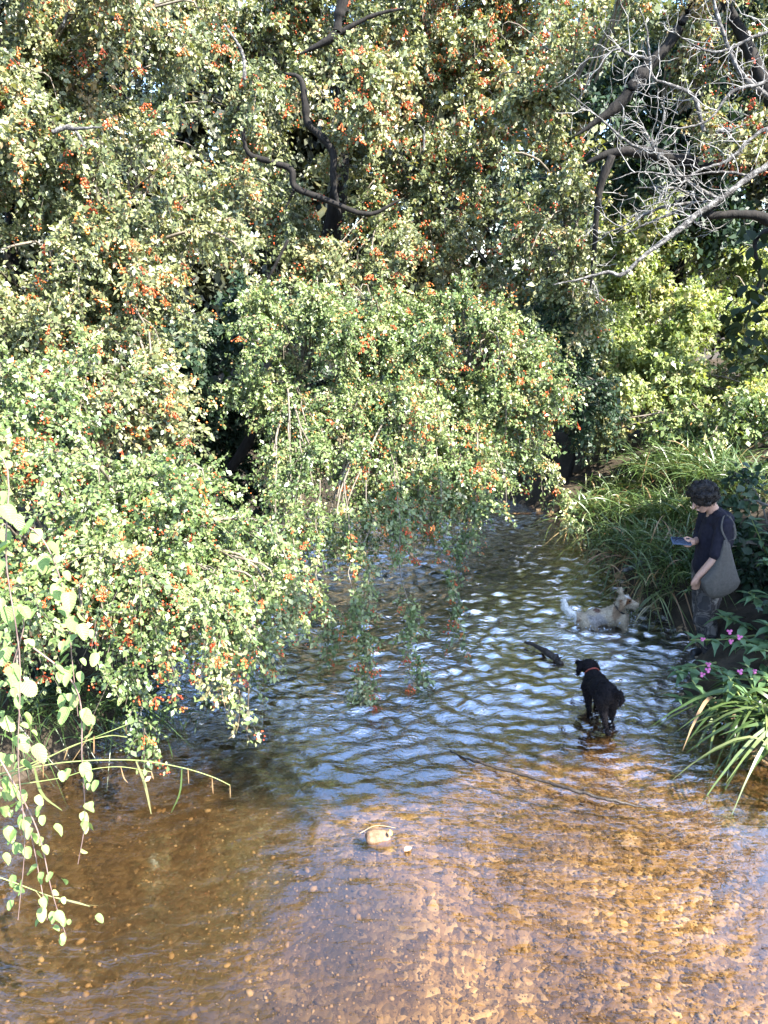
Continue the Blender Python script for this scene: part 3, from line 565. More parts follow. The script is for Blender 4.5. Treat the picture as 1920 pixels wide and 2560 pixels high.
# trees behind that close the view
BT = [('olive-leaved tree closing the view behind the tall berry-laden hawthorn', (-10.2, 20.0), 3.0, 1.0, 'back'), ('tree filling the gap behind the twisting black limbs', (-6.6, 20.6), 3.0, 1.0, 'back'), ('dark tree straight behind the stream bend', (.8, 21.5), 3.0, 1.0, 'back'), ('tree at the far right corner behind the sunlit shrubs', (9.2, 20.5), 3.2, 1.0, 'back'), ('tree closing the view behind the lime-green shrub', (4.8, 21.0), 3.0, 1.0, 'haw'), ('olive tree whose crown closes the gap right of the tall berry-laden hawthorn', (-2.9, 21.2), 3.0, 1.0, 'back'), ('tree with shade painted into its dark leaves close behind the dead lichen-grey limbs', (4.4, 12.4), 1.9, .62, 'ivy')]  # the last tree has shade put into its dark leaf colour
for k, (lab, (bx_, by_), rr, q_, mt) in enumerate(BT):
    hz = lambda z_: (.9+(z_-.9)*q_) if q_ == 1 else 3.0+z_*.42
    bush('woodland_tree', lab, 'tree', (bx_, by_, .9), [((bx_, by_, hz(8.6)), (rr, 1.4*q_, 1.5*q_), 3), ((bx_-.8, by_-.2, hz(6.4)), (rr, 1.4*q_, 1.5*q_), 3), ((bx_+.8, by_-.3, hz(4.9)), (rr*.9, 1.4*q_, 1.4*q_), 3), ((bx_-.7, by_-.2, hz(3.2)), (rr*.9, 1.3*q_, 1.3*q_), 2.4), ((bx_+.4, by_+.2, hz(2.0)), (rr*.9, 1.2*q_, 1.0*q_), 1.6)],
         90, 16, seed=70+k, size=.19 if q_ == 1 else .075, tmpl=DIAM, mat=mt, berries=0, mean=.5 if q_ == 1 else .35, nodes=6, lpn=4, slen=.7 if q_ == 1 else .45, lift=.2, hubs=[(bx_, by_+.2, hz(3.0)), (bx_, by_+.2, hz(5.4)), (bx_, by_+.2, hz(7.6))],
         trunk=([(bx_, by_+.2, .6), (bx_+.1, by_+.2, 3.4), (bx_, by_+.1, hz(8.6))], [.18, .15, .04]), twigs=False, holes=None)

# broad-leaved tree on the right bank: its unseen crown is shaped to shade the person and the water; one bough hangs into view
root = empty('broadleaf_tree', (6.6, 4.9, .8), 'broad-leaved tree whose dark hanging leaves enter at the right edge above the person', 'tree')
rng = np.random.default_rng(90)
n = 14500
cr_ = np.array([[5.9, 4.5, 4.3], [6.3, 3.6, 4.9], [5.5, 5.1, 4.0], [4.9, 3.7, 4.9], [4.8, 3.3, 5.3], [5.6, 2.9, 5.3], [6.9, 4.9, 5.2], [4.6, 4.2, 5.4], [5.0, 2.6, 5.6], [4.55, 2.0, 5.9]])-np.array([.85, .0, 0])
c = cr_[rng.integers(0, len(cr_), n)]
pos = c+nrm(rng.normal(0, 1, (n, 3)))*rng.uniform(.1, 1, (n, 1))**.5*np.array([1.1, .95, .7])
V, fs, ti = leafcloud(pos, nrm(rng.normal(0, 1, (n, 3))+[0, 0, -.5]), nrm(rng.normal(0, .5, (n, 3))+[.2, -.2, 1]), rng.uniform(.11, .2, n), OVAL, rng.random(n))
tag(link('crown', mesh('crown', V, fs, M['chest'], ti), root), kind='stuff')
v, f = tube1([(6.6, 4.9, .6), (6.5, 4.9, 2.4), (6.2, 4.7, 4.0), (5.4, 3.9, 5.2)], [.2, .17, .12, .04], 10, wob=.01); link('trunk', mesh('trunk', v, f, M['bark']), root)
bough = [np.array([6.3, 4.85, 3.3]), np.array([4.6, 5.3, 3.75]), P(1960, 560, 5.6), P(1900, 700, 5.6), P(1860, 820, 5.6)]
v, f = tube1(bough, [.06, .045, .02, .01, .004], 6); link('limb', mesh('limb', v, f, M['bark']), root)
ov, of = OVAL
lme = [mesh('leaf', ov*np.array([1, 1, s_]), of, M['chest'], np.full(len(ov), tt)) for s_, tt in ((1, .1), (-.6, .5), (1.6, .9))]
spots = [(1850, 790), (1880, 800), (1840, 830), (1870, 850), (1900, 840), (1915, 790), (1835, 870), (1860, 900), (1900, 890), (1890, 740), (1912, 720), (1870, 720), (1905, 650), (1880, 610), (1915, 590), (1860, 580), (1840, 640), (1825, 800), (1815, 815), (1855, 760)]
k = 0
for (px, py) in spots:
    for r_i in range(4):
        o = link('leaf', lme[k % 3], root); p_ = P(px+rng.normal(0, 12), py+rng.normal(0, 12), 5.6+rng.normal(0, .12))
        d = Vector(nrm(np.array([rng.normal(-.2, .6), rng.normal(0, .6), -.8]))); s_ = rng.uniform(.07, .11)
        o.matrix_parent_inverse = Matrix.Translation(-Vector(root.location)); o.rotation_mode = 'QUATERNION'
        o.location = p_; o.rotation_quaternion = d.to_track_quat('Y', 'Z'); o.scale = (s_, s_, s_); k += 1

# ------------------------------------------------------------------ grass and herbs
def blades(rng, base, n, L, width, spread, droop, K=6, lean=(0, 0, 0), dead=.05):
    """n arching ribbons from around base: verts, quads, tint"""
    b0 = np.asarray(base)+rng.normal(0, 1, (n, 3))*np.array([spread, spread, .03])
    az = rng.uniform(0, 2*math.pi, n); out = np.stack([np.cos(az), np.sin(az), np.zeros(n)], -1)
    d = nrm(out*rng.uniform(.25, .9, n)[:, None]+np.array([0, 0, .8])+np.asarray(lean))
    ln = L*rng.uniform(.5, 1.2, n); dr = droop*rng.uniform(.6, 1.5, n)
    u = np.linspace(0, 1, K)[None, :, None]
    p = b0[:, None]+d[:, None]*ln[:, None, None]*u+(out*.35-np.array([0, 0, 1.]))[:, None]*(dr*ln)[:, None, None]*u**2.3
    tan = nrm(np.gradient(p, axis=1)); side = nrm(np.cross(tan, nrm(rng.normal(0, .5, (n, 1, 3))+[0, 0, 1])))
    wd = (width*rng.uniform(.6, 1.3, n))[:, None, None]*(np.sin(np.pi*(.12+.88*(1-u**1.4)*.75))+.02)*(1-u**5*.9)
    V = np.stack([p-side*wd/2, p+side*wd/2], 2).reshape(-1, 3)
    i, k = np.meshgrid(np.arange(n), np.arange(K-1), indexing='ij'); b = (i*K+k)*2
    q_ = np.stack([b, b+1, b+3, b+2], -1).reshape(-1, 4)
    ti = np.clip(rng.normal(.45, .2, n), 0, .85); ti[rng.random(n) < dead] = .98
    return V, [q_], np.repeat(ti, K*2)
TU = [((1490, 1215), 9.3, .9, 260, 'sedge tussock at the stream bend under the brown shrub'), ((1590, 1225), 8.9, 1.0, 300, 'sedge tussock spilling over the bank between bend and person'), ((1690, 1200), 8.4, 1.1, 320, 'large sunlit sedge tussock directly behind the person\'s head'),
      ((1790, 1110), 8.8, 1.2, 320, 'tall upright sedge tussock at the top of the bank behind the person'), ((1890, 1110), 8.3, 1.2, 260, 'tall sedge tussock at the right edge above the herbs'), ((1560, 1340), 8.2, .8, 240, 'shaded sedge tussock hanging to the water by the sandbar'),
      ((1650, 1360), 7.6, .9, 260, 'dark sedge tussock drooping beside the phone'), ((1700, 1440), 7.1, .8, 200, 'low dark sedge tussock behind the person\'s knees'), ((1560, 1130), 9.8, .9, 240, 'dry sedge tussock at the bank top under the brown shrub'), ((1660, 1090), 9.6, 1.0, 280, 'sedge tussock at the bank top below the sunlit shrubs'), ((1760, 1080), 9.5, 1.0, 240, 'upright sedge tussock at the foot of the largest lime-green shrub')]
for k, ((px, py), Y, L_, nb, lab) in enumerate(TU):
    rng = np.random.default_rng(200+k); p = P(px, py, Y); p[2] = float(height(p[0:1]+.15, p[1:2])[0])
    root = empty('sedge_tussock', p, lab, 'grass', 'sedge tussocks along the bank')
    V, fs, ti = blades(rng, p, int(nb*1.4), L_*(.62 if px > 1600 else .45), .012, .20, .48, lean=(-.06, -.12, .1))
    tag(link('blades', mesh('blades', V, fs, M['grass'], ti), root), kind='stuff')
    V, fs, ti = blades(rng, p-np.array([.1, 0, .15]), 60, .45, .012, .2, 1.3, lean=(-.5, -.3, -.3)); ti[:] = np.clip(ti+.35, 0, 1)
    tag(link('dry_blades', mesh('dry_blades', V, fs, M['grass'], ti), root), kind='stuff')
# tussock close by at the lower right: each blade its own part
rng = np.random.default_rng(250)
for (bp_, nb, L_, lab) in ((np.array([2.78, 4.72, .30]), 130, .55, 'broad-bladed grass clump arching over the lit gravel at the lower right'), (np.array([2.72, 5.0, .26]), 60, .42, 'smaller grass clump just behind the broad-bladed clump')):
    root = empty('grass_clump', bp_, lab, 'grass')
    for k in range(nb):
        V, fs, ti = blades(rng, bp_, 1, L_, .024, .13, 1.0, K=7, lean=(-.35, -.25, -.1), dead=.03)
        link('blade', mesh('blade', V, fs, M['grass'], ti), root)
# left bank sedges under the bush
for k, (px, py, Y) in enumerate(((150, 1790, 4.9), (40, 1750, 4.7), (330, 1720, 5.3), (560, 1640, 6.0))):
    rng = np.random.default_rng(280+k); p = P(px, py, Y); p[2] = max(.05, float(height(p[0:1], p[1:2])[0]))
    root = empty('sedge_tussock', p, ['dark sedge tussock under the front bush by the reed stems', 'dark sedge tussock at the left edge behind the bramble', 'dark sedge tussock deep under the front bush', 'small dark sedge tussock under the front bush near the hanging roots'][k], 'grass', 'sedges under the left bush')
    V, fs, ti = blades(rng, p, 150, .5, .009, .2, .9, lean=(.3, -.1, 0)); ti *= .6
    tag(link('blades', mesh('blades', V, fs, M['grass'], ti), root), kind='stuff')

# balsam plants: stem, lance leaves, pink flowers
LANCE = (np.array([[0,0,0],[-.13,.22,.03],[-.17,.5,.03],[-.06,.8,0],[0,1,-.08],[.06,.8,0],[.17,.5,.03],[.13,.22,.03],[0,.25,0],[0,.55,.015]]),
         [np.array([[0,8,1,0]])[:, :3], np.array([[8,9,2,1],[9,4,3,2],[0,7,8,0],[7,6,9,8],[6,5,4,9]])[[0,1,3,4]], np.array([[0,7,8]])])
def bent(bend):
    v = LANCE[0].copy(); v[:, 2] -= bend*v[:, 1]**2; v[:, 1] *= (1-.25*bend); return v
LANCE_ME = [mesh('leaf', bent(b_), LANCE[1], M['balsam'], np.full(10, tt)) for b_, tt in ((.25, .2), (.6, .6), (.45, .95), (.1, .45))]
def flower_mesh():
    bm = bmesh.new()
    for (c_, s_) in (((0, 0, 0), (.012, .016, .012)), ((.012, -.010, .010), (.011, .006, .012)), ((-.012, -.010, .010), (.011, .006, .012)), ((0, -.014, -.010), (.014, .007, .012))):
        r = bmesh.ops.create_icosphere(bm, subdivisions=1, radius=1, matrix=Matrix.Translation(c_) @ Matrix.Diagonal((*s_, 1)))
    me = bpy.data.meshes.new('flower'); bm.to_mesh(me); bm.free(); me.materials.append(M['pink']); return me
FLOW = flower_mesh()
def balsam(base, top, nleaf, lsize, label, flowers=(), seed=0, group=None):
    rng = np.random.default_rng(seed); base = np.array(base, float); top = np.array(top, float)
    root = empty('balsam_plant', base, label, 'plant', group)
    inv = Matrix.Translation(-Vector(root.location))
    mid = (base+top)/2+rng.normal(0, .03, 3); path = smooth_path([base, mid, top], 12)
    v, f = tubes(path[None], np.linspace(.009, .004, 12)[None], 5); link('stem', mesh('stem', v, f, M['stemgreen']), root)
    for i in range(nleaf):
        u = 1-(i/nleaf)**1.2*.8; p = path[min(11, int(u*11))]
        a = i*2.4+rng.normal(0, .3); d = Vector((math.cos(a), math.sin(a), rng.uniform(-.25, .45) if u < .9 else rng.uniform(.1, .7))).normalized()
        o = link('leaf', LANCE_ME[rng.integers(4)], root); o.matrix_parent_inverse = inv; o.location = p
        s_ = lsize*rng.uniform(.7, 1.2)*(1-.25*(u > .93)); o.scale = (s_, s_, s_)
        o.rotation_mode = 'QUATERNION'; o.rotation_quaternion = d.to_track_quat('Y', 'Z')
    for p in flowers:
        o = link('flower', FLOW, root); o.matrix_parent_inverse = inv; o.location = p; o.rotation_euler = (rng.normal(0, .3), rng.normal(0, .3), rng.normal(0, .5)); o.scale = (.95, .95, .95)
def gnd(p): return [p[0], p[1], float(height(np.array([p[0]]), np.array([p[1]]))[0])]
BAL = [((1725, 1600), 5.45, (3.05, 5.75), 9, .16, [(1755, 1597)], 'balsam plant with one pink flower leaning over the person\'s ankles'), ((1835, 1590), 5.35, (3.1, 5.5), 12, .17, [(1824, 1579), (1825, 1603), (1848, 1593)], 'balsam plant with three pink flowers beside the person\'s shin'),
       ((1770, 1665), 5.1, (2.95, 5.2), 12, .16, [(1770, 1675), (1754, 1685), (1772, 1660)], 'sunlit balsam plant with pink flowers in front of the person\'s feet'), ((1862, 1660), 5.05, (3.0, 5.0), 12, .16, [(1850, 1680), (1885, 1677)], 'sunlit balsam plant with two pink flowers above the broad-bladed clump'),
       ((1690, 1680), 5.2, (2.6, 5.45), 10, .17, [], 'balsam plant drooping over the water left of the pink flowers'), ((1675, 1740), 5.1, (2.55, 5.3), 8, .15, [], 'low balsam plant touching the water near the black dog'),
       ((1870, 1480), 5.9, (3.35, 5.9), 14, .17, [], 'balsam plant in shade just behind the tote bag'), ((1905, 1400), 6.0, (3.6, 6.1), 14, .17, [], 'tall shaded balsam plant at the right edge level with the tote bag'),
       ((1880, 1300), 6.6, (3.6, 6.6), 14, .17, [], 'tall shaded balsam plant behind the person\'s back'), ((1915, 1560), 5.4, (3.3, 5.3), 12, .17, [], 'shaded balsam plant at the right edge beside the three-flowered one'), ((1840, 1350), 6.9, (3.35, 6.9), 12, .16, [], 'shaded balsam plant behind the person\'s shoulder'), ((1800, 1540), 5.75, (3.05, 5.85), 10, .15, [], 'leafy balsam plant pressed against the back of the person\'s knees'), ((1890, 1620), 5.2, (3.05, 5.2), 14, .17, [], 'dense balsam plant between the two-flowered plant and the right edge'), ((1730, 1700), 5.0, (2.62, 5.05), 12, .15, [], 'balsam plant hanging below the pink flowers over the dark bank'), ((1820, 1690), 4.95, (2.75, 4.95), 12, .15, [], 'balsam plant rising out of the broad-bladed clump')]
for k, ((px, py), Y, gb, nl, ls, fl, lab) in enumerate(BAL):
    balsam(gnd(gb), P(px, py, Y), int(nl*1.7), ls*1.05, lab, [P(x_, y_, Y-.05) for x_, y_ in fl], 300+k, 'balsam plants on the right bank')
# shaded nettle-like herbs behind the person
bush('herb_patch', 'shaded mass of dark nettle-like herbs behind and right of the person', 'herbs', (3.9, 6.9, .8), [((3.7, 7.0, 1.1), (.6, .6, .5), 2), ((3.3, 6.8, .75), (.4, .4, .35), 1), ((4.0, 6.2, 1.1), (.5, .6, .5), 2), ((3.5, 5.6, .8), (.4, .4, .35), 1.4)], 60, 14, seed=340, size=.06, tmpl=OVAL, mat='ivy', berries=0, mean=.45, slen=.22, hubs=[(3.7, 6.8, .8), (3.8, 6.0, .8)], nodes=5, lpn=3)

bush('herb_patch', 'half-lit leafy herbs between the tall sedges and the lime-green shrubs at the right edge', 'herbs', (4.6, 9.6, .9), [((4.3, 9.7, 1.5), (.6, .4, .35), 2), ((5.0, 9.4, 1.5), (.6, .4, .4), 2), ((3.6, 10.1, 1.35), (.5, .4, .3), 1.4)], 40, 14, seed=344, size=.05, tmpl=DIAM, mat='haw_green', berries=0, mean=.5, slen=.22, hubs=[(4.4, 9.7, 1.1)], nodes=5, lpn=4)
# bramble trailing at the left, close to the viewer
def heart():
    n_ = 17; th = np.linspace(0, 2*math.pi, 2*n_, endpoint=False); v = [[0, .42, -.02]]
    for i, a_ in enumerate(th):
        t_ = (math.cos(a_)+1)/2; yy = 1.05*(1-t_)**.0*(.5-.55*math.cos(a_)); wv = .46*math.sin(a_)*(1.0-.38*(1-t_)) if True else 0
        ser = 1+.05*(i % 2)
        if t_ > .93: yy += .07*(t_-.93)/.07
        v.append([wv*ser, yy*ser if yy > 0 else yy, .10*abs(math.sin(a_))**1.3-.10*max(0, yy-.6)])
    return np.array(v), [np.array([[0, 1+i, 1+(i+1) % (2*n_)] for i in range(2*n_)])]
HEART = heart()
HM = [mesh('leaf', HEART[0]*np.array([1, 1, s_]), HEART[1], M['bramble'], np.full(len(HEART[0]), tt)) for s_, tt in ((1, .2), (2.2, .6), (-1, .9), (1.4, .45))]
root = empty('bramble', (-2.2, 2.6, .9), 'bramble with large pale heart-shaped leaves trailing down the left edge', 'plant')
inv = Matrix.Translation(-Vector(root.location)); rng = np.random.default_rng(400)
YB = 2.75
STM = [[(-140, 1100), (-40, 1120), (20, 1180), (15, 1400), (50, 1650), (45, 1900), (62, 2100), (45, 2300)], [(-60, 1800), (30, 1950), (95, 2080), (130, 2230), (165, 2340)], [(60, 1600), (190, 1720), (205, 1900), (212, 2050), (195, 2160)],
       [(-60, 1280), (90, 1330), (160, 1480), (180, 1650), (195, 1790)], [(-30, 1950), (40, 2000), (75, 2080), (100, 2200), (118, 2300)], [(-60, 1450), (20, 1520), (60, 1560), (30, 1700), (80, 1880)]]
for i, sp_ in enumerate(STM):
    v, f = tubes(smooth_path([P(x_, y_, YB+.05*i-.1) for x_, y_ in sp_], 26)[None], np.linspace(.0042, .0018, 26)[None], 5); link('cane', mesh('cane', v, f, M['stempurple']), root)
BL = [(7,1205,60),(18,1247,55),(7,1283,60),(27,1375,55),(18,1416,55),(92,1338,50),(110,1407,50),(145,1478,58),(172,1500,58),(18,1533,50),(50,1540,52),(60,1560,50),(174,1558,50),(199,1576,48),(181,1627,48),(20,1636,60),(172,1654,48),(174,1682,45),(27,1686,60),(66,1723,62),(25,1714,55),(188,1752,48),(167,1785,52),(206,1790,52),(9,1810,55),(37,1862,62),(84,1884,60),(238,1645,40),(208,1923,50),(226,1950,48),(19,1957,50),(92,2000,34),(104,2024,30),(210,2056,26),(226,2068,32),(14,2087,50),(42,2092,48),(104,2101,28),(108,2124,30),(39,2125,36),(7,2150,40),(106,2190,30),(130,2190,30),(36,2200,38),(57,2206,34),(60,2232,26),(200,2133,26),(157,2250,22),(5,1340,50),(40,1300,45),(120,1370,45),(5,1470,50),(5,1580,55),(10,1900,50),(60,1800,45),(150,1530,40),(10,2030,40),(30,2260,30),(190,1600,40)]
for i, sp_ in enumerate(STM):
    pth = smooth_path([(x_, y_, 0) for x_, y_ in sp_], 40)
    for j in range(22):
        q_ = pth[rng.integers(6, 40)]; BL.append((q_[0]+rng.normal(0, 22), q_[1]+rng.normal(0, 15), rng.uniform(20, 46)))
for (x_, y_, s_) in BL:
    Yl = YB+rng.normal(0, .06); p_ = P(x_, y_-s_*.35, Yl); o = link('leaf', HM[rng.integers(4)], root); o.matrix_parent_inverse = inv
    o.rotation_mode = 'QUATERNION'
    d = Vector((rng.normal(0, .55), rng.normal(-.45, .35), -.75)).normalized(); o.rotation_quaternion = d.to_track_quat('Y', 'Z') @ Vector((0, 1, 0)).rotation_difference(Vector((0, 1, 0)))
    o.location = p_; sc_ = s_/F*2.95*.82; o.scale = (sc_, sc_, sc_)
# arching reed stems
def reed(label, pts, Y, hang, r=.004, seed=0):
    base = P(*pts[0], Y); root = empty('reed_stem', base, label, 'reed'); rng = np.random.default_rng(seed)
    path = smooth_path([P(x_, y_, Y) for x_, y_ in pts], 30); v, f = tubes(path[None], np.linspace(r, r*.45, 30)[None], 5); link('stem', mesh('stem', v, f, M['stemgreen']), root)
    for (hp, wd, mt) in hang:
        hp_ = smooth_path([P(x_, y_, Y-.01) for x_, y_ in hp], 8); sd = np.array([1, .3, 0])*wd/2
        u = np.linspace(0, 1, 8)[:, None]; ww = sd*(np.sin(np.pi*(.1+.85*u))**.7)
        V = np.stack([hp_-ww, hp_+ww], 1).reshape(-1, 3); b_ = np.arange(7)*2
        link('blade', mesh('blade', V, np.stack([b_, b_+1, b_+3, b_+2], -1), M['grass'], np.full(16, mt)), root)
reed('long reed stem arching low over the water with hanging blades', [(-60, 1945), (50, 1925), (170, 1905), (330, 1900), (450, 1918), (530, 1942), (575, 1963)], 3.2, [([(340, 1903), (362, 1960), (378, 2035)], .012, .88), ([(455, 1918), (450, 1980), (428, 2032)], .008, .5), ([(85, 1915), (105, 1985), (155, 2026)], .014, .8), ([(470, 1920), (472, 1960)], .005, .99), ([(530, 1945), (533, 1985)], .005, .99), ([(575, 1963), (576, 1995)], .004, .97), ([(108, 1905), (108, 1945)], .005, .99), ([(235, 1840), (235, 1885)], .006, .99)], seed=1)
reed('reed stem rising to a pale tip above the long arching one', [(-60, 1975), (60, 1925), (180, 1865), (270, 1840), (318, 1843)], 3.25, [([(230, 1848), (270, 1838), (318, 1842)], .014, .86), ([(170, 1870), (160, 1900)], .006, .97)], seed=2)
reed('thin reed stem pointing to the dangling hawthorn spray', [(-60, 1960), (100, 1900), (220, 1850), (335, 1805)], 3.3, [([(180, 1905), (215, 1850), (240, 1790)], .006, .97)], seed=3)
reed('thin bowed reed stem just below the long arching one', [(20, 1965), (150, 1945), (220, 1925), (300, 1917), (380, 1930)], 3.15, [([(302, 1917), (310, 1945), (320, 1957)], .006, .98), ([(378, 1928), (384, 1948)], .006, .98)], .003, 4)
reed('lowest reed stem, ending in a flat yellow blade over shallow water', [(-40, 2180), (40, 2208), (110, 2235), (150, 2248)], 2.75, [([(140, 2243), (190, 2256), (225, 2266)], .016, .86), ([(215, 2262), (250, 2263), (282, 2252)], .004, .9), ([(90, 2228), (104, 2250), (100, 2280)], .005, .9)], .003, 5)
# dry stems hanging under the front bush
for lab, pts in (('curled dry stem hanging under the front bush, its end hooked', [(598, 1725), (600, 1770), (592, 1825), (570, 1849)]), ('straight thick dry stem hanging under the front bush', [(622, 1720), (620, 1770), (618, 1818)]), ('thin dry stem hanging leftmost of three under the front bush', [(553, 1672), (555, 1730), (568, 1788)])):
    v, f = tube1([P(x_, y_, 4.7) for x_, y_ in pts], [.004, .006, .007, .003] if 'thick' in lab else [.0035, .004, .004, .002], 6)
    o = link('dry_stem', mesh('dry_stem', v, f, M['straw'])); tag(o, lab, 'stem')


# ------------------------------------------------------------------ clay: union of tapered capsules and ellipsoids as one skin
_bm = bmesh.new(); bmesh.ops.create_icosphere(_bm, subdivisions=3, radius=1)
SPH_V = np.array([v.co[:] for v in _bm.verts]); SPH_F = np.array([[v.index for v in f.verts] for f in _bm.faces]); _bm.free()
def cap(a, b, ra, rb, n=6):
    a, b = np.array(a, float), np.array(b, float); pts = a+(b-a)*np.linspace(0, 1, n)[:, None]
    v, f = tube1(pts, list(np.linspace(ra, rb, n)), 14, n=n)
    return [(v, f, 0.), (SPH_V*ra+a, [SPH_F], 0.), (SPH_V*rb+b, [SPH_F], 0.)]
def chain(pts, rs):
    out = []
    for i in range(len(pts)-1): out += cap(pts[i], pts[i+1], rs[i], rs[i+1])
    return out
def ell(c, r, rot=None):
    v = SPH_V*np.array(r)
    if rot is not None: v = v @ np.array(rot.to_matrix()).T if hasattr(rot, 'to_matrix') else v @ np.array(rot).T
    return [(v+np.array(c), [SPH_F], 0.)]
def clay(name, prims, voxel=.008, smooth=6, factor=.5, noise=None):
    V, fs, _ = joinv(prims)
    me = mesh('clay', V, fs); o = bpy.data.objects.new('clay', me); C.objects.link(o)
    r = o.modifiers.new('r', 'REMESH'); r.mode = 'VOXEL'; r.voxel_size = voxel
    sm_ = o.modifiers.new('s', 'SMOOTH'); sm_.iterations = smooth; sm_.factor = factor
    dc_ = o.modifiers.new('d', 'DECIMATE'); dc_.ratio = .3
    dg = bpy.context.evaluated_depsgraph_get(); out = bpy.data.meshes.new_from_object(o.evaluated_get(dg))
    bpy.data.objects.remove(o); out.name = name
    n = len(out.vertices); co = np.empty(n*3, np.float32); out.vertices.foreach_get('co', co); co = co.reshape(-1, 3)
    if noise:
        no = np.empty(n*3, np.float32); out.vertices.foreach_get('normal', no); no = no.reshape(-1, 3)
        for (amp, fq, ph) in noise:
            d = np.sin(co[:, 0]*fq+ph+1.7*np.sin(co[:, 2]*fq*.7))*np.sin(co[:, 1]*fq*1.1+ph*2+1.3*np.sin(co[:, 0]*fq*.8))*np.sin(co[:, 2]*fq*.9+ph*3)
            co = co+no*(amp*d)[:, None]
        out.vertices.foreach_set('co', co.astype(np.float32).ravel())
    out.polygons.foreach_set('use_smooth', np.ones(len(out.polygons), bool)); out.update()
    return out, co
def paint(me, col):
    a = me.attributes.new('col', 'FLOAT_COLOR', 'POINT'); c4 = np.ones((len(col), 4), np.float32); c4[:, :3] = col
    a.data.foreach_set('color', c4.ravel())
def normals(me):
    n = np.empty(len(me.vertices)*3, np.float32); me.vertices.foreach_get('normal', n); return n.reshape(-1, 3)
def col_mat(name, rough=.7, bump=0, scale=60, spec=.3, var=.25):
    m, t, b = newmat(name); at = N(t, 'Attribute', attribute_name='col')
    tc = t.nodes.new('ShaderNodeTexCoord'); nz = N(t, 'TexNoise', Scale=scale, Detail=4); t.links.new(tc.outputs['Object'], nz.inputs['Vector'])
    mr = N(t, 'MapRange'); mr.inputs['From Min'].default_value = .3; mr.inputs['From Max'].default_value = .7; mr.inputs['To Min'].default_value = 1-var; mr.inputs['To Max'].default_value = 1+var
    t.links.new(nz.outputs[0], mr.inputs['Value'])
    mu = N(t, 'VectorMath', operation='SCALE'); t.links.new(at.outputs['Color'], mu.inputs[0]); t.links.new(mr.outputs[0], mu.inputs['Scale'])
    t.links.new(mu.outputs[0], b.inputs['Base Color']); b.inputs['Roughness'].default_value = rough; b.inputs['Specular IOR Level'].default_value = spec
    if bump:
        bp = N(t, 'Bump', Strength=bump, Distance=.006); t.links.new(nz.outputs[0], bp.inputs['Height']); t.links.new(bp.outputs[0], b.inputs['Normal'])
    return m
M['fur'] = col_mat('dog_fur', .85, .5, 90, spec=.12); M['skin'] = col_mat('skin', .5, .1, 80, var=.08)
def coat(parent, me, co, col, n, L, flow, seed, width=.0035):
    """short tapering tufts lying along the body"""
    rng = np.random.default_rng(seed); no = normals(me); i = rng.integers(0, len(co), n)
    d = nrm(no[i]*.55+np.asarray(flow)+rng.normal(0, .35, (n, 3))); ln = (L[i] if hasattr(L, '__len__') else L)*rng.uniform(.5, 1.2, n)
    sd = nrm(np.cross(d, rng.normal(0, 1, (n, 3))))*width
    b0 = co[i]-no[i]*.002; V = np.stack([b0-sd, b0+sd, b0+d*ln[:, None]*.6+sd*.5+no[i]*ln[:, None]*.1, b0+d*ln[:, None]], 1).reshape(-1, 3)
    k = np.arange(n)*4; f = np.concatenate([np.stack([k, k+1, k+2], -1), np.stack([k, k+2, k+3], -1)])
    m2 = mesh('coat', V, f); paint(m2, np.repeat(np.clip(col[i]*rng.uniform(.75, 1.2, (n, 1)), 0, 1), 4, 0)); m2.materials.append(M['fur'])
    o = link('coat', m2, parent); tag(o, kind='stuff'); return o
def ring_band(name, c, axis, r, wdt, th, mat, parent):
    ax = nrm(np.asarray(axis, float)); u = nrm(np.cross(ax, [0, .3, 1.])); v = np.cross(ax, u); a = np.linspace(0, 2*math.pi, 25)[:-1]
    prof = [(r, -wdt/2), (r+th, -wdt/2), (r+th, wdt/2), (r, wdt/2)]
    V = np.array([[np.asarray(c)+(u*math.cos(t_)+v*math.sin(t_))*rr+ax*hh for rr, hh in prof] for t_ in a]).reshape(-1, 3)
    f = [[i*4+j, i*4+(j+1) % 4, ((i+1) % 24)*4+(j+1) % 4, ((i+1) % 24)*4+j] for i in range(24) for j in range(4)]
    return link(name, mesh(name, V, np.array(f), mat, smooth=False), parent)
def plain(name, c, rough=.6, spec=.4, metal=0):
    m, t, b = newmat(name); b.inputs['Base Color'].default_value = (*c, 1); b.inputs['Roughness'].default_value = rough; b.inputs['Specular IOR Level'].default_value = spec; b.inputs['Metallic'].default_value = metal; return m

# ------------------------------------------------------------------ black dog, seen from behind
def pz(px, py, Y): return P(px, py, Y)
rump, mid_, wth = pz(1517, 1733, 5.07), pz(1502, 1722, 5.18), pz(1487, 1708, 5.33)
nk, hd = pz(1480, 1684, 5.41), pz(1471, 1666, 5.47)
pr = ell(rump, (.082, .09, .085)) + ell(mid_, (.088, .12, .088)) + ell(wth, (.092, .11, .098)) + chain([rump, mid_, wth], [.075, .08, .085])
pr += chain([wth+[0, .02, .03], nk, hd], [.07, .052, .05])
pr += ell(hd+[0, 0, .008], (.058, .062, .05)) + chain([hd+[-.01, .03, -.005], hd+[-.05, .10, -.025]], [.036, .024]) + ell(hd+[-.055, .108, -.022], (.022, .02, .018))
for sgn, tip in ((-1, 1451), (1, 1497)):   # hanging ears
    e0 = hd+[sgn*.05, .01, .028]; e1 = hd+[sgn*.072, .0, -.02]; e2 = hd+[sgn*.074, .008, -.066]
    pr += chain([e0, e1, e2], [.016, .022, .016])
pr += chain([rump+[-.035, -.02, -.03], pz(1507, 1768, 5.06), pz(1509, 1796, 5.03)+[0, -.03, 0], pz(1516, 1822, 5.02)], [.062, .045, .022, .017]) + ell(pz(1519, 1831, 5.0), (.022, .034, .015))
